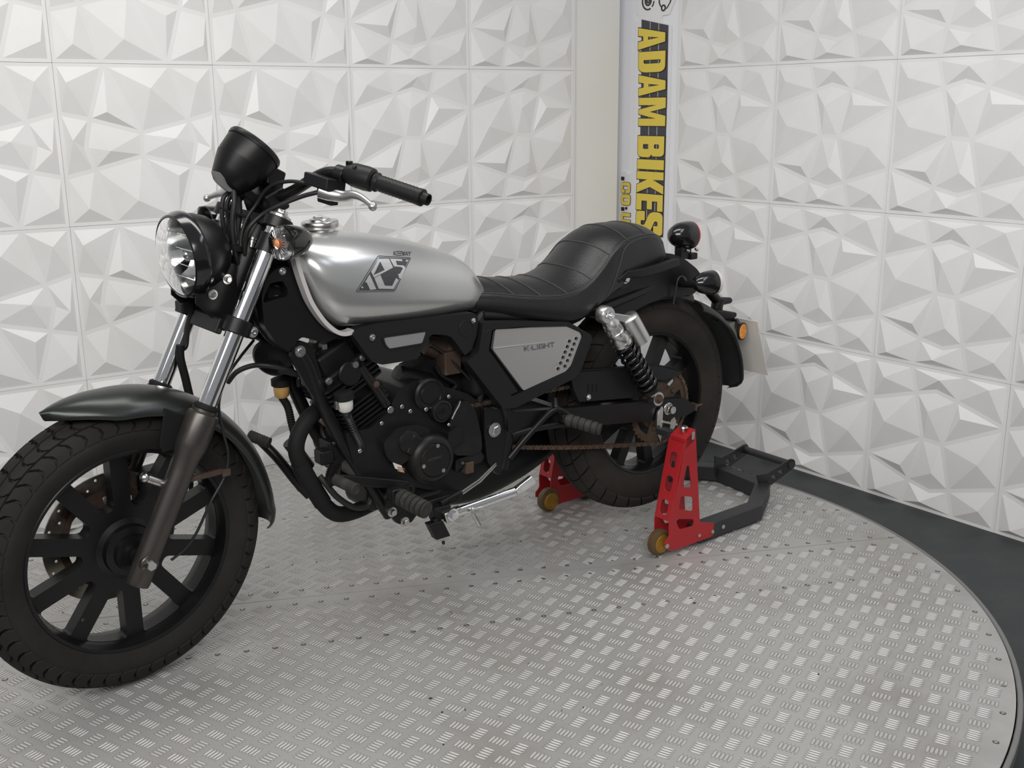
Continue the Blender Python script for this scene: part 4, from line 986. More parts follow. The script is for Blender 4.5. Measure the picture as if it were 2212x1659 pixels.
K('starter_ring', MB().lathe(B(920, 850, .09), Y, [(.040, 0), (.0405, .014), (.035, .018), (.032, .014), (.024, .013), (.022, .016), (0, .016)], 32), 'engine_black', crank)
so = B(938, 993, .125)
stc = K('stator_cover', MB().lathe(so, Y, [(.0635, -.035), (.0635, -.012), (.060, -.002), (.053, .004), (.046, .006), (.0435, .0065), (.0428, .004), (.0420, .0065), (.0412, .0075), (0, .0075)], 48), 'engine_black', crank)
K('stator_lobe', MB().lathe(B(885, 955, .112), Y, [(.034, -.03), (.034, -.008), (.028, .002), (.014, .007), (0, .008)], 32).box(B(905, 968, .108), V((.03, 0, .02)), Y*.012, V((-.012, 0, .022))), 'engine_black', stc, bevel=.004)
K('gear_housing', MB().plate(rnd([B2(x, y, .115) for x, y in [(830, 960), (862, 925), (905, 918), (935, 930), (925, 960), (880, 1000), (860, 1010), (838, 990)]], .012), to3=fL, d0=.06, d1=.11), 'engine_black', crank, bevel=.006)
for a in (100, -12, 235):
    K('cover_screw', MB().cyl(so+V((cos(radians(a))*.037, .0065, sin(radians(a))*.037)), Y, .0052, .0022, 14), 'steel', stc)
on_stator = lambda px, py, lift: B(px, py, so.y+.0076+lift)
word('KEEWAY', (926, 997), (4.4, -1.4), (-.2, -4.5), .9, 'decal_dark', on_stator, .0003, 'embossed_lettering', {'W': 1.15})
for m_ in [o for o in bike.children if o.name.startswith('embossed_lettering')]: m_.parent = stc; m_.matrix_parent_inverse = Matrix.Identity(4)
sc0 = B(957, 889, .115)
spc = K('gear_cap', MB().lathe(sc0, Y, [(.030, -.03), (.030, -.006), (.0275, -.001), (.0225, .001), (.0215, -.001), (.0205, .0015), (0, .0015)], 40), 'engine_black', crank)
em = MB()
for a, b in [((-.012, -.004), (.010, .002)), ((-.002, .009), (.0, -.008)), ((.004, .008), (.005, -.006)), ((-.006, .004), (.008, .006)), ((.010, .004), (.012, -.006))]:
    em.bar(sc0+V((a[0], .002, a[1])), sc0+V((b[0], .002, b[1])), .0012, .0014, up=(0, 1, 0))
K('cap_emblem', em, 'engine_black', spc)
spr = K('sprocket_cover', MB().plate(rnd([B2(x, y, .12) for x, y in [(975, 905), (990, 872), (1012, 865), (1030, 890), (1042, 940), (1044, 975), (1020, 985), (985, 985), (975, 960)]], .012), to3=fL, d0=.06, d1=.116), 'engine_black', crank, bevel=.008)
K('cover_rib', MB().tube([B(976, 905, .118), B(984, 888, .118), B(991, 876, .118), B(994, 866, .118)], .0022, 8), 'steel', spr)
K('cover_step', MB().plate(rnd([B2(x, y, .124) for x, y in [(970, 935), (990, 922), (1000, 928), (998, 955), (975, 968), (968, 955)]], .006), to3=fL, d0=.09, d1=.123), 'engine_black', spr, bevel=.004)
K('shift_housing', MB().plate(rnd([B2(x, y, .11) for x, y in [(985, 995), (1040, 975), (1048, 988), (1040, 1000), (1000, 1010), (985, 1020)]], .005), to3=fL, d0=.05, d1=.108), 'engine_black', crank, bevel=.003)
K('neutral_switch', MB().abox(B(1008, 1008, .1), .025, .03, .03).cyl(B(998, 1000, .115), Y, .004, .006, 10), 'rust', crank, bevel=.002)
K('warning_label', MB().plate([B2(x, y, .125) for x, y in [(855, 1002), (874, 1009), (879.5, 1025), (860, 1015)]], to3=fL, d0=.1095, d1=.1115), 'label_white', crank)
for yy in (1009, 1013, 1017): K('label_print', MB().bar(B(859, yy, .1118), B(874, yy+4, .1118), .0008, .0022), 'label_print', crank)
pv = B(1072, 930, .122)
K('pivot_plate', MB().plate(rnd([B2(x, y, .115) for x, y in [(1048, 880), (1085, 885), (1105, 935), (1102, 985), (1080, 1030), (1055, 1000), (1048, 940)]], .01), to3=fL, d0=.09, d1=.112), 'satin_black', bevel=.004)
bolt(K, pv+V((0, -.008, 0)), Y, .0135, .011)
# --- carburettor and dusty intake seen through the arch
K('carburettor', MB().lathe(B(955, 755, .02), V((.85, -.1, .3)), [(0, -.05), (.034, -.048), (.036, -.01), (.028, .0), (.028, .03), (.024, .05), (0, .05)], 24).abox(B(965, 780, .04), .05, .06, .06), 'rust', bevel=.004)
K('intake_boot', MB().tube([B(985, 765, .03), B(1005, 775, .02), V((.60, 0, .65))], [.03, .034, .036], 20), 'dull_black')
ktube('throttle_cable', [B(930, 745, .05), B(955, 760, .06), B(985, 790, .07), B(1010, 815, .07), B(1030, 850, .07)], .004, 'sleeve_black')
ktube('breather_hose', [B(1005, 790, .06), B(1030, 810, .07), B(1040, 840, .08), B(1035, 870, .085)], .0085, 'dull_black')
ktube('breather_hose', [B(940, 790, .05), B(955, 812, .055), B(985, 830, .06), B(975, 845, .06)], .005, 'dull_black')
ktube('drain_hose', [B(790, 745, .0), B(760, 760, .03), B(720, 762, .04), B(690, 758, .04)], .0095, 'dull_black')
ktube('drain_hose', [B(775, 738, .0), B(745, 770, .03), B(705, 770, .04), B(680, 764, .04)], .006, 'dull_black')
K('fuel_tap', MB().abox(B(676, 730, .04), .012, .02, .022).cyl(B(683, 724, .05), Y, .006, .012, 12).abox(B(698, 748, .04), .014, .02, .014), 'steel', bevel=.002)
K('inlet_manifold', MB().plate(rnd([B2(x, y, 0.0) for x, y in [(872, 792), (905, 775), (990, 760), (1035, 770), (1055, 860), (1000, 870), (975, 850), (945, 845), (900, 835), (885, 812)]], .008), [[B2(x, y, 0) for x, y in [(955, 826), (969, 826), (967, 841), (960, 839)]], [B2(x, y, 0) for x, y in [(987, 829), (995, 836), (992, 845)]]], fL, -.03, .03), 'dull_black', bevel=.004)
# --- small reservoirs
def cup(px, py, y, tilt, body, n):
    c = B(px, py, y); a = V((tilt, 0, 1)).normalized()
    b = K('fluid_cup', MB().lathe(c, a, [(0, -.02), (.012, -.019), (.017, -.014), (.019, 0), (.019, .012), (0, .012)], 24), body)
    K('cup_lid', MB().lathe(c, a, [(0, .030), (.018, .030), (.0235, .027), (.0235, .012), (.021, .010), (0, .010)], 24), 'dull_black', b)
    return c
cu = cup(608, 842, -.045, .0, 'fluid_amber', 'amber'); cw_ = cup(745, 872, .105, .1, 'white_plastic', 'white')
def ribbed(name, pts, r, m):
    P = smoothpts(pts, 14); return K(name, MB().tube(P, [r*(1.12 if k % 2 else .9) for k in range(len(P))], 12), m)
ribbed('ribbed_hose', [cu+V((0, 0, -.018)), B(622, 880, -.045), B(630, 915, -.05), B(640, 950, -.06), B(655, 990, -.06)], .009, 'dull_black')
ribbed('ribbed_hose', [cw_+V((0, 0, -.018)), B(752, 902, .10), B(766, 935, .095), B(778, 962, .09), B(775, 985, .07)], .010, 'engine_black')
K('cup_clip', MB().abox(B(728, 875, .105), .012, .012, .02), 'steel', bevel=.002)
K('regulator', MB().abox(B(720, 968, .04), .05, .05, .05).abox(B(700, 985, .05), .035, .04, .035).cyl(B(720, 957, .07), Y, .006, .01, 12), 'engine_black', bevel=.006)
ribbed('ribbed_hose', [B(738, 985, .06), B(722, 1005, .065), B(712, 1030, .07), B(715, 1048, .07)], .011, 'engine_black')
ktube('overflow_hose', [B(712, 908, .0), B(698, 925, .01), B(700, 942, .02), B(712, 955, .03)], .005, 'sleeve_black')
ktube('wiring_loom', [B(690, 1028, .06), B(706, 1048, .07), B(730, 1075, .07), B(765, 1096, .07), B(795, 1092, .07), B(805, 1070, .07)], .0075, 'sleeve_black')
ktube('wiring_loom', [B(745, 960, .05), B(735, 1000, .06), B(730, 1040, .06)], .004, 'sleeve_black')
# --- exhaust
ex = K('exhaust_header', MB().tube(smoothpts([V((1.05, .0, .60)), B(690, 880, .02), B(665, 905, .045), B(645, 940, .05), B(640, 975, .05), B(655, 1015, .05), B(678, 1055, .05), B(700, 1090, .045), B(728, 1110, .04), B(765, 1105, .03), B(810, 1085, .01), B(870, 1060, -.02), V((.80, -.05, .27)), V((.72, -.09, .25))], 7), .0195, 24), 'dull_black')
K('heat_wrap', MB().tube(smoothpts([B(646, 1000, .05), B(668, 1040, .05), B(690, 1075, .046), B(697, 1086, .045)], 5), .0215, 24), 'dull_black', ex)
K('header_flange', MB().lathe(V((1.05, .0, .60)), V((.8, 0, -.5)), [(.0195, 0), (.032, 0), (.032, .008), (.0195, .008)], 24, closed=True), 'rust', ex)
K('header_bracket', MB().tube([B(692, 905, .05), B(705, 915, .06), B(715, 920, .065)], .008, 10), 'rust', ex)
K('silencer', MB().tube(smoothpts([V((.74, -.09, .245)), V((.64, -.13, .235)), V((.52, -.14, .225)), V((.38, -.145, .25)), V((.26, -.147, .295)), V((.17, -.15, .33))], 4), [.022, .030, .042, .054, .060, .064, .066, .066, .066, .066, .066, .066, .066, .066, .066, .066, .066, .066, .064, .062, .060], 28), 'satin_black')
# --- foot controls, left
fb = K('footrest_bracket', MB().plate(rnd([B2(x, y, .135) for x, y in [(836, 1078), (845, 1058), (862, 1047), (890, 1042), (900, 1050), (898, 1066), (890, 1080), (905, 1110), (893, 1128), (876, 1137), (858, 1131), (840, 1105)]], .006), to3=fL, d0=.118, d1=.13), 'satin_black', bevel=.003)
for px, py in ((847, 1106), (874, 1127)): bolt(K, B(px, py, .130), Y, .0085, .009, parent=fb)
K('bracket_boss', MB().lathe(B(882, 1057, .13), Y, [(.012, 0), (.012, .003), (.009, .004), (.008, 0)], 20), 'satin_black', fb)
def peg(p0, p1, r, fn=K, par=None):
    d = (p1-p0); L = d.length; d.normalize()
    prof = [(0, 0), (r*.8, 0)]
    n = 5
    for k in range(n):
        a = L*(.06+.88*k/n); b = L*(.06+.88*(k+.78)/n); prof += [(r*.78, a), (r, a+.001), (r, b), (r*.78, b+.001)]
    prof += [(r*.9, L*.95), (r*.98, L*.97), (r*.92, L), (r*.6, L*1.0), (0, L*1.0)]
    pg = fn('footrest', MB().lathe(p0, d, prof, 24), 'peg_rubber', par); return pg
pg = peg(B(862, 1072, .15), B(922, 1103, .235), .0215)
K('peg_knuckle', MB().abox(B(853, 1068, .142), .03, .03, .034), 'engine_black', pg, bevel=.005)
peg(V((B(862, 1072, .15).x, -.15, B(862, 1072, .15).z)), V((B(922, 1103, .235).x, -.235, B(922, 1103, .235).z)), .0215)
pp = peg(B(1222, 905, .155), B(1297, 928, .235), .0165)
K('peg_knuckle', MB().abox(B(1216, 903, .15), .02, .025, .022), 'engine_black', pp, bevel=.004)
peg(V((B(1222, 905, .155).x, -.155, B(1222, 905, .155).z)), V((B(1297, 928, .235).x, -.235, B(1297, 928, .235).z)), .0165)
# gear lever
gl = K('gear_lever', MB().bar(B(735, 1035, .12), B(880, 1048, .125), .012, .024), 'satin_black', bevel=.004)
g0, g1 = B(725, 1036, .125), B(765, 1055, .19)
K('gear_peg', MB().lathe(g0, g1-g0, [(0, 0), (.0125, 0), (.0135, .004)]+[(.0135-.0008*(k % 2), .008+k*.0035) for k in range(16)]+[(.0135, .066), (.0135, .072), (.011, .074), (.0105, .072), (0, .073)], 22), 'peg_rubber', gl)
# brake pedal on the far side
bp0, bp1 = B(538, 940, -.20), B(570, 953, -.17)
bpd = K('brake_pedal', MB().tube(smoothpts([B(563, 952, -.19), B(600, 990, -.16), B(640, 1040, -.14), B(668, 1070, -.13)], 5), .0125, 14).ball(B(651, 1052, -.14), .014), 'satin_black')
K('pedal_rubber', MB().lathe(bp0, bp1-bp0, [(0, 0), (.013, .0)]+[(.0145-.0014*(k % 2), .003+k*.0035) for k in range(15)]+[(.0145, .056), (0, .056)], 20), 'peg_rubber', bpd)
K('brake_cylinder', MB().cyl(B(625, 955, -.13), V((-.5, 0, -.8)), .018, .09, 16), 'engine_black')
# --- side stand, folded up
ss0, ss1, ss2 = B(978, 1110, .155), B(1112, 1062, .20), B(1146, 1038, .215)
ss = K('side_stand', MB().tube(smoothpts([ss0, lerp(ss0, ss1, .5), ss1], 6), [.0125]*13, 18), 'chrome')
dd = (ss2-ss1).normalized(); nn = V((-dd.z, 0, dd.x))
K('stand_foot', MB().loft([[ss1+nn*.010+Y*.010, ss1-nn*.010+Y*.010, ss1-nn*.010-Y*.010, ss1+nn*.010-Y*.010], [lerp(ss1, ss2, .35)+nn*.015+Y*.008, lerp(ss1, ss2, .35)-nn*.012+Y*.008, lerp(ss1, ss2, .35)-nn*.012-Y*.008, lerp(ss1, ss2, .35)+nn*.015-Y*.008], [ss2+dd*.008+nn*.016+Y*.007, ss2+dd*.008-nn*.014+Y*.007, ss2+dd*.008-nn*.014-Y*.007, ss2+dd*.008+nn*.016-Y*.007]]), 'chrome', ss, bevel=.004)
K('stand_fork', MB().box(B(978, 1111, .158), (B(995, 1104, .158)-B(960, 1118, .158))*.55, V((.004, 0, .014)), Y*.010), 'steel', ss, bevel=.004)
bolt(K, B(978, 1112, .169), Y, .0115, .010, parent=ss, m='chrome')
K('stand_pivot', MB().abox(B(950, 1105, .135), .05, .03, .035).bar(B(918, 1090, .12), B(990, 1068, .11), .03, .026), 'engine_black', bevel=.004)
K('stand_switch', MB().box(B(945, 1143, .15), (B(962, 1140, .15)-B(928, 1150, .15))*.45, Y*.012, (B(935, 1125, .15)-B(955, 1165, .15))*.42).abox(B(938, 1128, .15), .014, .02, .02).cyl(B(957, 1168, .155), V((0, .3, -1)), .004, .01, 10), 'engine_black', ss, bevel=.003)
sp0, sp1 = B(950, 1090, .14), B(995, 1064, .12)
hx_ = []
for k in range(121):
    t = k/120; a = 2*pi*14*t; d = (sp1-sp0).normalized(); u = d.orthogonal().normalized(); w_ = d.cross(u); hx_.append(lerp(sp0, sp1, t)+(u*cos(a)+w_*sin(a))*.008)
K('stand_spring', MB().tube(hx_, .0018, 6), 'engine_black', ss)
K('spring_rod', MB().tube([B(992, 1066, .12), B(1035, 1036, .115), B(1071, 1000, .11)], .0024, 8).tube([B(995, 1070, .12), B(1038, 1040, .115), B(1072, 1004, .11)], .0024, 8), 'steel', ss)
K('stand_tang', MB().tube([B(1020, 1098, .19), B(1022, 1110, .2), B(1036, 1135, .205)], .0045, 8).tube([B(1025, 1105, .19), B(1045, 1100, .19), B(1045, 1112, .19)], .003, 8), 'steel', ss)

# --- rear wheel
RC = V((0, 0, .3935)); RR = .329
tyre(K, 'rear_tyre', RC, RR, .0695, .216, .053, 'dusty_rubber', 34, bike, ((.48, .90, .02, .93, .9, .0), (.03, .42, .02, .95, .7, .0)))
rw = cast_wheel(K, RC, .216, .053, 10, radians(8), .0165, .095, bike)
K('hub', MB().lathe(RC+V((0, -.085, 0)), Y, [(0, 0), (.03, 0), (.062, .012), (.068, .03), (.075, .04), (.075, .14), (.06, .155), (.03, .165), (0, .165)], 36), 'wheel_black', rw)
K('axle', MB().cyl(RC+V((0, -.15, 0)), Y, .011, .295, 20), 'steel', rw)
teeth = []
for k in range(44*2):
    a = 2*pi*k/88; r = .1165 if k % 2 else .109; teeth.append((r*cos(a), r*sin(a)))
sw_ = []
for k in range(5):
    a0, a1 = 2*pi*k/5+.3, 2*pi*(k+1)/5-.3; sw_.append(rnd([(.056*cos(a0), .056*sin(a0)), (.093*cos(a0-.12), .093*sin(a0-.12)), (.096*cos((a0+a1)/2), .096*sin((a0+a1)/2)), (.093*cos(a1+.12), .093*sin(a1+.12)), (.056*cos(a1), .056*sin(a1))], .01))
sk = K('sprocket', MB().plate(teeth, sw_, lambda u, v, d: RC+V((u, d, v)), .083, .088), 'rust', bevel=.0006)
K('sprocket_carrier', MB().lathe(RC+V((0, .06, 0)), Y, [(.075, 0), (.07, .02), (.05, .024), (.045, .03), (0, .03)], 32), 'rust', sk)
for k in range(5):
    a = 2*pi*(k+.0)/5; K('bolt', MB().hexa(RC+V((.066*cos(a), .088, .066*sin(a))), Y, .008, .006), 'rust', sk)
# --- chain: upper and lower runs plus the wrap around the rear sprocket
CR_ = B(1010, 935, .0855); rf_ = .038; rr_ = .113
fcx, fcz = .80, .478
import math as _m
dx, dz = fcx-RC.x, fcz-RC.z; D = hypot(dx, dz); base = atan2(dz, dx); al = _m.acos((rr_-rf_)/D)
pu = [base+al, base-al]
path = []
U0 = V((RC.x+rr_*cos(pu[0]), .0855, RC.z+rr_*sin(pu[0]))); U1 = V((fcx+rf_*cos(pu[0]), .0855, fcz+rf_*sin(pu[0])))
L0 = V((fcx+rf_*cos(pu[1]), .0855, fcz+rf_*sin(pu[1]))); L1 = V((RC.x+rr_*cos(pu[1]), .0855, RC.z+rr_*sin(pu[1])))
path = [lerp(U1, U0, k/60) for k in range(60)]
path += [V((RC.x+rr_*cos(t), .0855, RC.z+rr_*sin(t))) for t in [lerp(pu[0], pu[1]+2*pi, k/60) for k in range(61)]]
path += [lerp(L1, L0, k/60)+V((0, 0, -.012*sin(pi*k/60))) for k in range(1, 61)]
acc = [0]
for k in range(1, len(path)): acc.append(acc[-1]+(path[k]-path[k-1]).length)
def along(s):
    for k in range(1, len(path)):
        if acc[k] >= s: t = (s-acc[k-1])/(acc[k]-acc[k-1]); return lerp(path[k-1], path[k], t)
    return path[-1]
pitch = .0137
chain = K('drive_chain', MB().tube([p+V((0, 0, 0)) for p in path[::2]], .0030, 6), 'chain')
def link_mesh(w, th):
    mb = MB(); n = 7; o = []
    for k in range(n): a = pi/2+pi*k/(n-1); o.append((-pitch/2+.0058*cos(a), .0058*sin(a)))
    o.append((0, -.0040))
    for k in range(n): a = -pi/2+pi*k/(n-1); o.append((pitch/2+.0058*cos(a), .0058*sin(a)))
    o.append((0, .0040))
    hs = [circ2((-pitch/2, 0), .0022, 6), circ2((pitch/2, 0), .0022, 6)]
    for s in (1, -1): mb.plate(o, hs, lambda u, v, d: V((u, s*d, v)), w, w+th)
    return mb
lms = []
for w in (.0050, .0032):
    me = make_mesh('chain_link', link_mesh(w, .0016), smooth=False); me.materials.append(MAT['chain']); lms.append(me)
nl = int(acc[-1]/pitch)
for k in range(nl):
    a, b = along(k*pitch), along((k+1)*pitch); d = (b-a); ang = atan2(d.z, d.x)
    o = bpy.data.objects.new('chain_link', lms[k % 2]); COL.objects.link(o); o.parent = chain
    o.matrix_world = MK @ Matrix.Translation((a+b)/2) @ Matrix.Rotation(-ang, 4, 'Y')
# --- swingarm
sa_pts = [(1095, 892), (1250, 880), (1380, 868), (1450, 862), (1480, 860), (1500, 875), (1502, 886), (1480, 900), (1440, 905), (1380, 912), (1250, 922), (1098, 935)]
for s in (1, -1):
    f3s = lambda u, v, d: V((u, d*s, v))
    arm = K('swingarm', MB().plate(rnd([B2(x, y, .122) for x, y in sa_pts], .008), to3=f3s, d0=.098, d1=.122), 'satin_black', bevel=.006)
    ap = V((0, .122*s, .3935))
    K('axle_nut', MB().cyl(ap, Y*s, .0185, .004, 24, .001).hexa(ap+Y*s*.004, Y*s, .0145, .010).cyl(ap+Y*s*.014, Y*s, .009, .006, 16), 'steel', arm)
    q = B(1500, 878, .112); K('chain_adjuster', MB().tube([V((q.x+.01, q.y*s, q.z)), V((q.x-.03, q.y*s, q.z+.001))], .0035, 10).abox(V((q.x+.002, q.y*s, q.z)), .006, .02, .022).hexa(V((q.x-.006, q.y*s, q.z)), V((-1, 0, 0)), .0065, .006), 'rust', arm)
K('swingarm_brace', MB().abox((.40, 0, .44), .04, .22, .05), 'satin_black', bevel=.008)
cgp = [(1228, 800), (1300, 796), (1390, 790), (1410, 787), (1445, 792), (1475, 803), (1465, 812), (1440, 818), (1400, 822), (1380, 858), (1250, 868), (1238, 840)]
cg = K('chain_guard', MB().plate(rnd([B2(x, y, .105) for x, y in cgp], .006), to3=fL, d0=.09, d1=.107), 'plastic_black', bevel=.003)
K('guard_top', MB().loft([[B(x, y, .107), B(x, y, .065), B(x, y, .065)-V((0, 0, .004)), B(x, y, .107)-V((0, 0, .004))] for x, y in [(1228, 802), (1300, 798), (1390, 791), (1410, 788), (1445, 793), (1475, 803)]]), 'plastic_black', cg)
for k in range(3): K('guard_slot', MB().bar(B(1271+k*9, 830, .1075), B(1271+k*9, 848, .1075), .002, .002), 'dull_black', cg)
allen(K, B(1271, 858, .108), Y, .0055, parent=cg)
for a, b in (((1424, 868), (1418, 955)),):     # bobbin arm hanging from the swingarm
    P = [B2(x, y, .135) for x, y in [(1431, 878), (1434, 882), (1432, 910), (1430, 935), (1428, 956), (1420, 935), (1420, 905), (1424, 888)]]
    K('paddock_hook', MB().plate(P, to3=fL, d0=.126, d1=.134), 'steel', bevel=.001)
    K('hook_rod', MB().bar(B(1430, 910, .133), B(1462, 917, .133), .006, .006), 'steel')
P = [B2(x, y, .11) for x, y in [(1440, 905), (1448, 898), (1452, 908), (1448, 922), (1438, 930)]]
K('snail_tab', MB().plate(P, to3=fL, d0=.122, d1=.127), 'steel')
# --- shock absorbers
for s in (1, -1):
    p0, p1 = B(1308, 680, .15), B(1416, 860, .145); p0 = V((p0.x, p0.y*s, p0.z)); p1 = V((p1.x, p1.y*s, p1.z))
    d = (p1-p0); L = d.length; d.normalize()
    body = K('shock_body', MB().lathe(p0, d, [(0, .018), (.015, .018), (.020, .026), (.0235, .034), (.0235, .040), (.0220, .042), (.0220, .060), (.0240, .062), (.0240, .067), (.0205, .069), (.0205, .078), (0, .078)], 32), 'alloy')
    for k in range(8):
        a = 2*pi*k/8; u = d.orthogonal().normalized(); w_ = d.cross(u); r_ = (u*cos(a)+w_*sin(a)); K('adjuster_rib', MB().box(p0+d*.051+r_*.0222, r_*.0015, d*.0075, d.cross(r_)*.0045), 'alloy', body)
    K('shock_eye', MB().lathe(p0-Y*s*.014, Y*s, [(.012, 0), (.0245, 0), (.0245, .024), (.0215, .028), (.012, .028)], 28, closed=True), 'alloy', body)
    K('shock_neck', MB().box(p0+d*.02, d*.012, Y*.011, d.cross(Y)*.020), 'alloy', body, bevel=.004)
    K('shock_nut', MB().cyl(p0-Y*s*.012, Y*s, .0135, .024, 20).hexa(p0+Y*s*.012, Y*s, .0105, .010).cyl(p0+Y*s*.02, Y*s, .0055, .010, 12), 'chrome', body)
    K('spring_seat', MB().lathe(p0, d, [(.018, .074), (.023, .076), (.0275, .084), (.0285, .092), (.0275, .098), (.029, .100), (.029, .107), (.024, .109)], 32), 'steel', body)
    hx_ = []; n = 240; c0_, c1_ = .104, L-.045
    for k in range(n+1):
        t = k/n; a = 2*pi*8.2*t; u = d.orthogonal().normalized(); w_ = d.cross(u); rad = lerp(.0255, .0265, t); hx_.append(p0+d*lerp(c0_, c1_, t)+(u*cos(a)+w_*sin(a))*rad)
    K('coil_spring', MB().tube(hx_, .0052, 10), 'gloss_black', body)
    K('damper_tube', MB().lathe(p0, d, [(.016, .09), (.016, L*.62), (.019, L*.63), (.019, L-.05), (.028, L-.048), (.028, L-.036), (.016, L-.030), (0, L-.03)], 24), 'engine_black', body)
    K('lower_eye', MB().tube([p1-d*.036, p1-d*.008], [.0135, .012], 18).lathe(p1-Y*s*.013, Y*s, [(.008, 0), (.020, 0), (.020, .026), (.008, .026)], 26, closed=True), 'steel', body)
    K('lower_bolt', MB().cyl(p1-Y*s*.014, Y*s, .0135, .030, 18).cyl(p1+Y*s*.012, Y*s, .008, .012, 12), 'rust', body)
    ra, rb_ = B(1361, 690, .16), B(1386, 735, .16); ra = V((ra.x, ra.y*s, ra.z)); rb_ = V((rb_.x, rb_.y*s, rb_.z)); rd = (rb_-ra).normalized()
    K('reservoir', MB().lathe(ra-rd*.012, rd, [(0, 0), (.0205, 0), (.0245, .003), (.0255, .010), (.0255, .084), (.0245, .090), (.021, .092), (0, .092)], 32), 'alloy', body)
    K('reservoir_arm', MB().loft([[q+Y*.010+V((0, 0, h)), q-Y*.010+V((0, 0, h)), q-Y*.010-V((0, 0, h)), q+Y*.010-V((0, 0, h))] for q, h in ((p0+d*.008, .013), (lerp(p0, ra, .5)+V((0, 0, .000)), .010), (ra+rd*.004, .014))]), 'alloy', body, bevel=.003)
# --- rear mudguard and tail
def rear_fender(a0, a1, R0, w0, drop, n=30, taper=None):
    rings = []
    for i in range(n+1):
        t = i/n; a = lerp(a0, a1, t); w = w0*(taper(t) if taper else 1); ring = []
        for k in range(15):
            u = -1+2*k/14; y = w*sin(u*1.4)/sin(1.4); r = R0(t)-drop*(1-cos(u*1.5))/(1-cos(1.5)); ring.append(V((RC.x+cos(a)*r, y, RC.z+sin(a)*r)))
        for k in range(14, -1, -1):
            p = ring[k]; dd_ = V((p.x-RC.x, 0, p.z-RC.z)).normalized(); ring.append(p-dd_*.004+V((0, -.003 if p.y > 0 else .003, 0)))
        rings.append(ring)
    return MB().loft(rings)
tail_px = [(1262, 655), (1303, 610), (1340, 575), (1420, 546), (1452, 548), (1480, 560), (1505, 580), (1518, 598), (1516, 618), (1496, 637), (1462, 640), (1430, 645), (1390, 660), (1350, 685), (1325, 700), (1290, 690)]
tl = K('tail_section', MB().plate(rnd([B2(x, y, .098) for x, y in tail_px], .010), to3=fL, d0=-.098, d1=.098), 'satin_black', bevel=.022, seg=4)
K('rear_mudguard', rear_fender(radians(62), radians(112), lambda t: .372, .100, .05), 'satin_black', sharp=60)
K('mud_flap', rear_fender(radians(124), radians(183), lambda t: .350+.055*sin(min(1, t*1.2)*pi/2), .088, .034, taper=lambda t: 1 if t < .88 else sqrt(max(.05, 1-((t-.88)/.125)**2))), 'plastic_black', sharp=60)
K('tail_strut', MB().tube([V((-.13, 0, .79)), V((-.26, 0, .72)), V((-.33, 0, .66))], .016, 14), 'satin_black')
for s in (1, -1):
    yy = .120*s
    gr = K('grab_bar', MB().loft([[V((q.x, s*(q.y+.010), q.z+h)), V((q.x, s*(q.y-.010), q.z+h)), V((q.x, s*(q.y-.012), q.z-h)), V((q.x, s*(q.y+.012), q.z-h))] for q, h in ((B(1331, 606, .118), .006), (B(1352, 592, .122), .010), (B(1388, 588, .126), .0125), (B(1430, 576, .124), .013), (B(1462, 566, .116), .012))]), 'satin_black', bevel=.004)
    K('grab_tab', MB().plate(rnd([B2(x, y, .12) for x, y in [(1330, 606), (1352, 588), (1366, 596), (1368, 615), (1345, 626), (1336, 620)]], .004), to3=lambda u, v, d: V((u, d*s, v)), d0=.112, d1=.118), 'satin_black', gr, bevel=.002)
    q = B(1351, 603, .119); bolt(K, V((q.x, .119*s, q.z)), Y*s, .0085, .008, parent=gr)
allen(K, B(1239, 664, .11), Y, .005, m='engine_black')
K('shock_mount', MB().cyl(V((B(1290, 672, .1).x, .085, B(1300, 676, .1).z)), Y, .016, .06, 18).cyl(V((B(1290, 672, .1).x, -.145, B(1300, 676, .1).z)), Y, .016, .06, 18), 'satin_black')
# tail lamp
tc_ = B(1484, 508, 0); td = V((-1, 0, -.05)).normalized()
tlm = K('tail_lamp', MB().lathe(tc_, td, [(0, -.070), (.013, -.068), (.026, -.058), (.036, -.038), (.041, -.012), (.042, .002), (.042, .010), (.039, .011)], 36), 'gloss_black')
K('tail_lens', MB().lathe(tc_, td, [(.041, .008), (.0415, .014), (.037, .020), (.02, .024), (0, .025)], 32), 'red_lens', tlm)
K('tail_lamp_bracket', MB().abox(tc_+V((.015, 0, -.048)), .045, .03, .042).abox(tc_+V((-.012, 0, -.062)), .03, .045, .02), 'satin_black', tlm, bevel=.004)
for dx_ in (.016, -.022): K('bolt', MB().cyl(tc_+V((dx_, .018, -.046)), V((-.2, .5, 1)), .007, .008, 12, .002), 'steel', tlm)
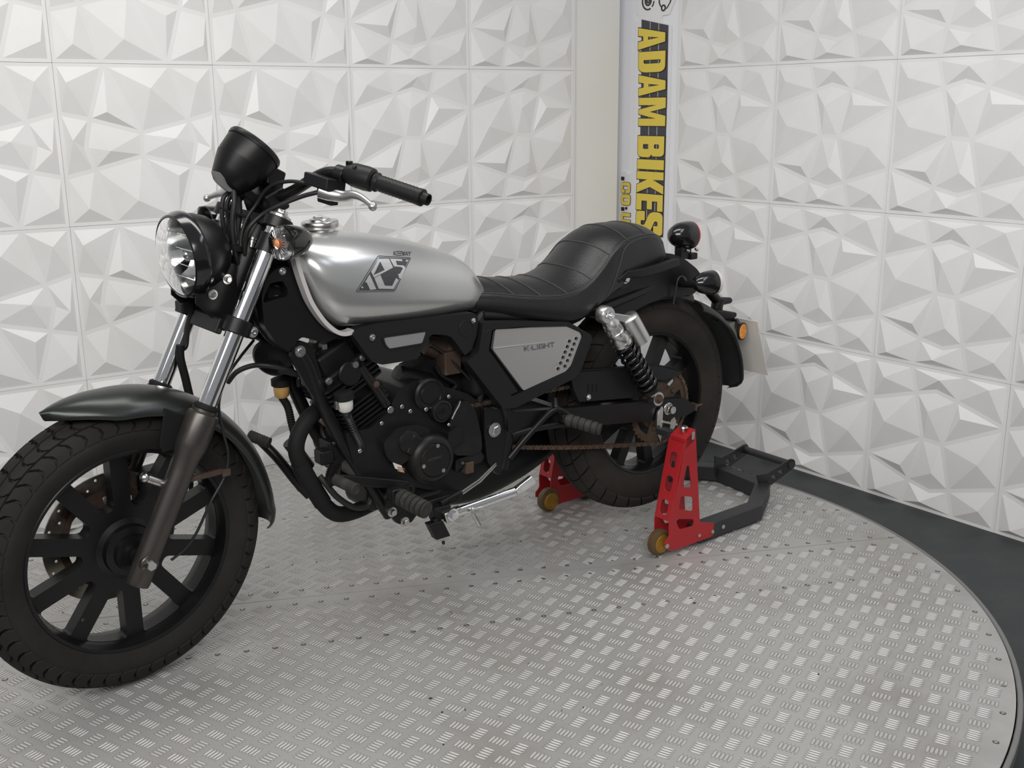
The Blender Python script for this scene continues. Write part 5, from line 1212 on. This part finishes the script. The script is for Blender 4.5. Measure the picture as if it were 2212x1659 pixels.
# rear indicators
for s in (1, -1):
    ic = B(1537, 610, .165); ic = V((ic.x, ic.y*s, ic.z))
    ri = indicator(K, ic, (-1, .10*s, -.02), .068, .0355, 'white_plastic')
    K('indicator_stem', MB().tube([ic+V((.058, -.005*s, .002)), ic+V((.066, -.03*s, -.002)), V((ic.x+.055, .085*s, ic.z-.004))], [.012, .0105, .013], 14), 'satin_black', ri)
    K('indicator_wire', MB().tube(smoothpts([ic+V((.066, -.03*s, .0)), ic+V((.07, -.045*s, .018)), ic+V((.085, -.05*s, .012)), ic+V((.09, -.055*s, -.03)), ic+V((.093, -.058*s, -.06))], 5), .0032, 8), 'sleeve_black', ri)
# number plate hanger
pq = [B(1605, 692, 0), B(1643, 798, 0)]
hang = K('plate_hanger', MB().bar(V((-.31, 0, .62)), V((-.40, 0, .60)), .05, .03), 'plastic_black', bevel=.006)
pt, pb = V((-.390, 0, .602)), V((-.456, 0, .420))
pd = (pb-pt).normalized(); pn = V((-pd.z, 0, pd.x))*-1
np_ = K('number_plate', MB().box((pt+pb)/2, pd*(pb-pt).length*.5, Y*.115, pn*.0015), 'plate_white', bevel=.001)
K('plate_lamp', MB().tube(smoothpts([B(1543, 692, 0), B(1547, 672, 0), B(1550, 655, 0), B(1553, 648, 0)], 5), [.016]*6+[.019]*10, 18).tube([B(1552, 651, .0), B(1575, 649, .0)], [.014, .010], 14).ball(B(1575, 649, 0), .010), 'plastic_black')
rc_ = B(1604, 716, .085); rdv = V((-.25, 1, 0)).normalized()
rf = K('side_reflector', MB().lathe(rc_-rdv*.006, rdv, [(0, 0), (.0265, 0), (.0275, .003), (.0275, .007), (.0245, .008), (.0245, .006), (0, .006)], 32), 'plastic_black')
K('reflector_lens', MB().lathe(rc_-rdv*.006, rdv, [(.0243, .006), (.023, .0088), (.012, .0092), (0, .0092)], 30), 'amber', rf)
K('reflector_arm', MB().bar(B(1590, 697, .02), rc_+V((.004, -.012, .008)), .010, .034), 'plastic_black', rf, bevel=.003)
bpy.context.view_layer.update()
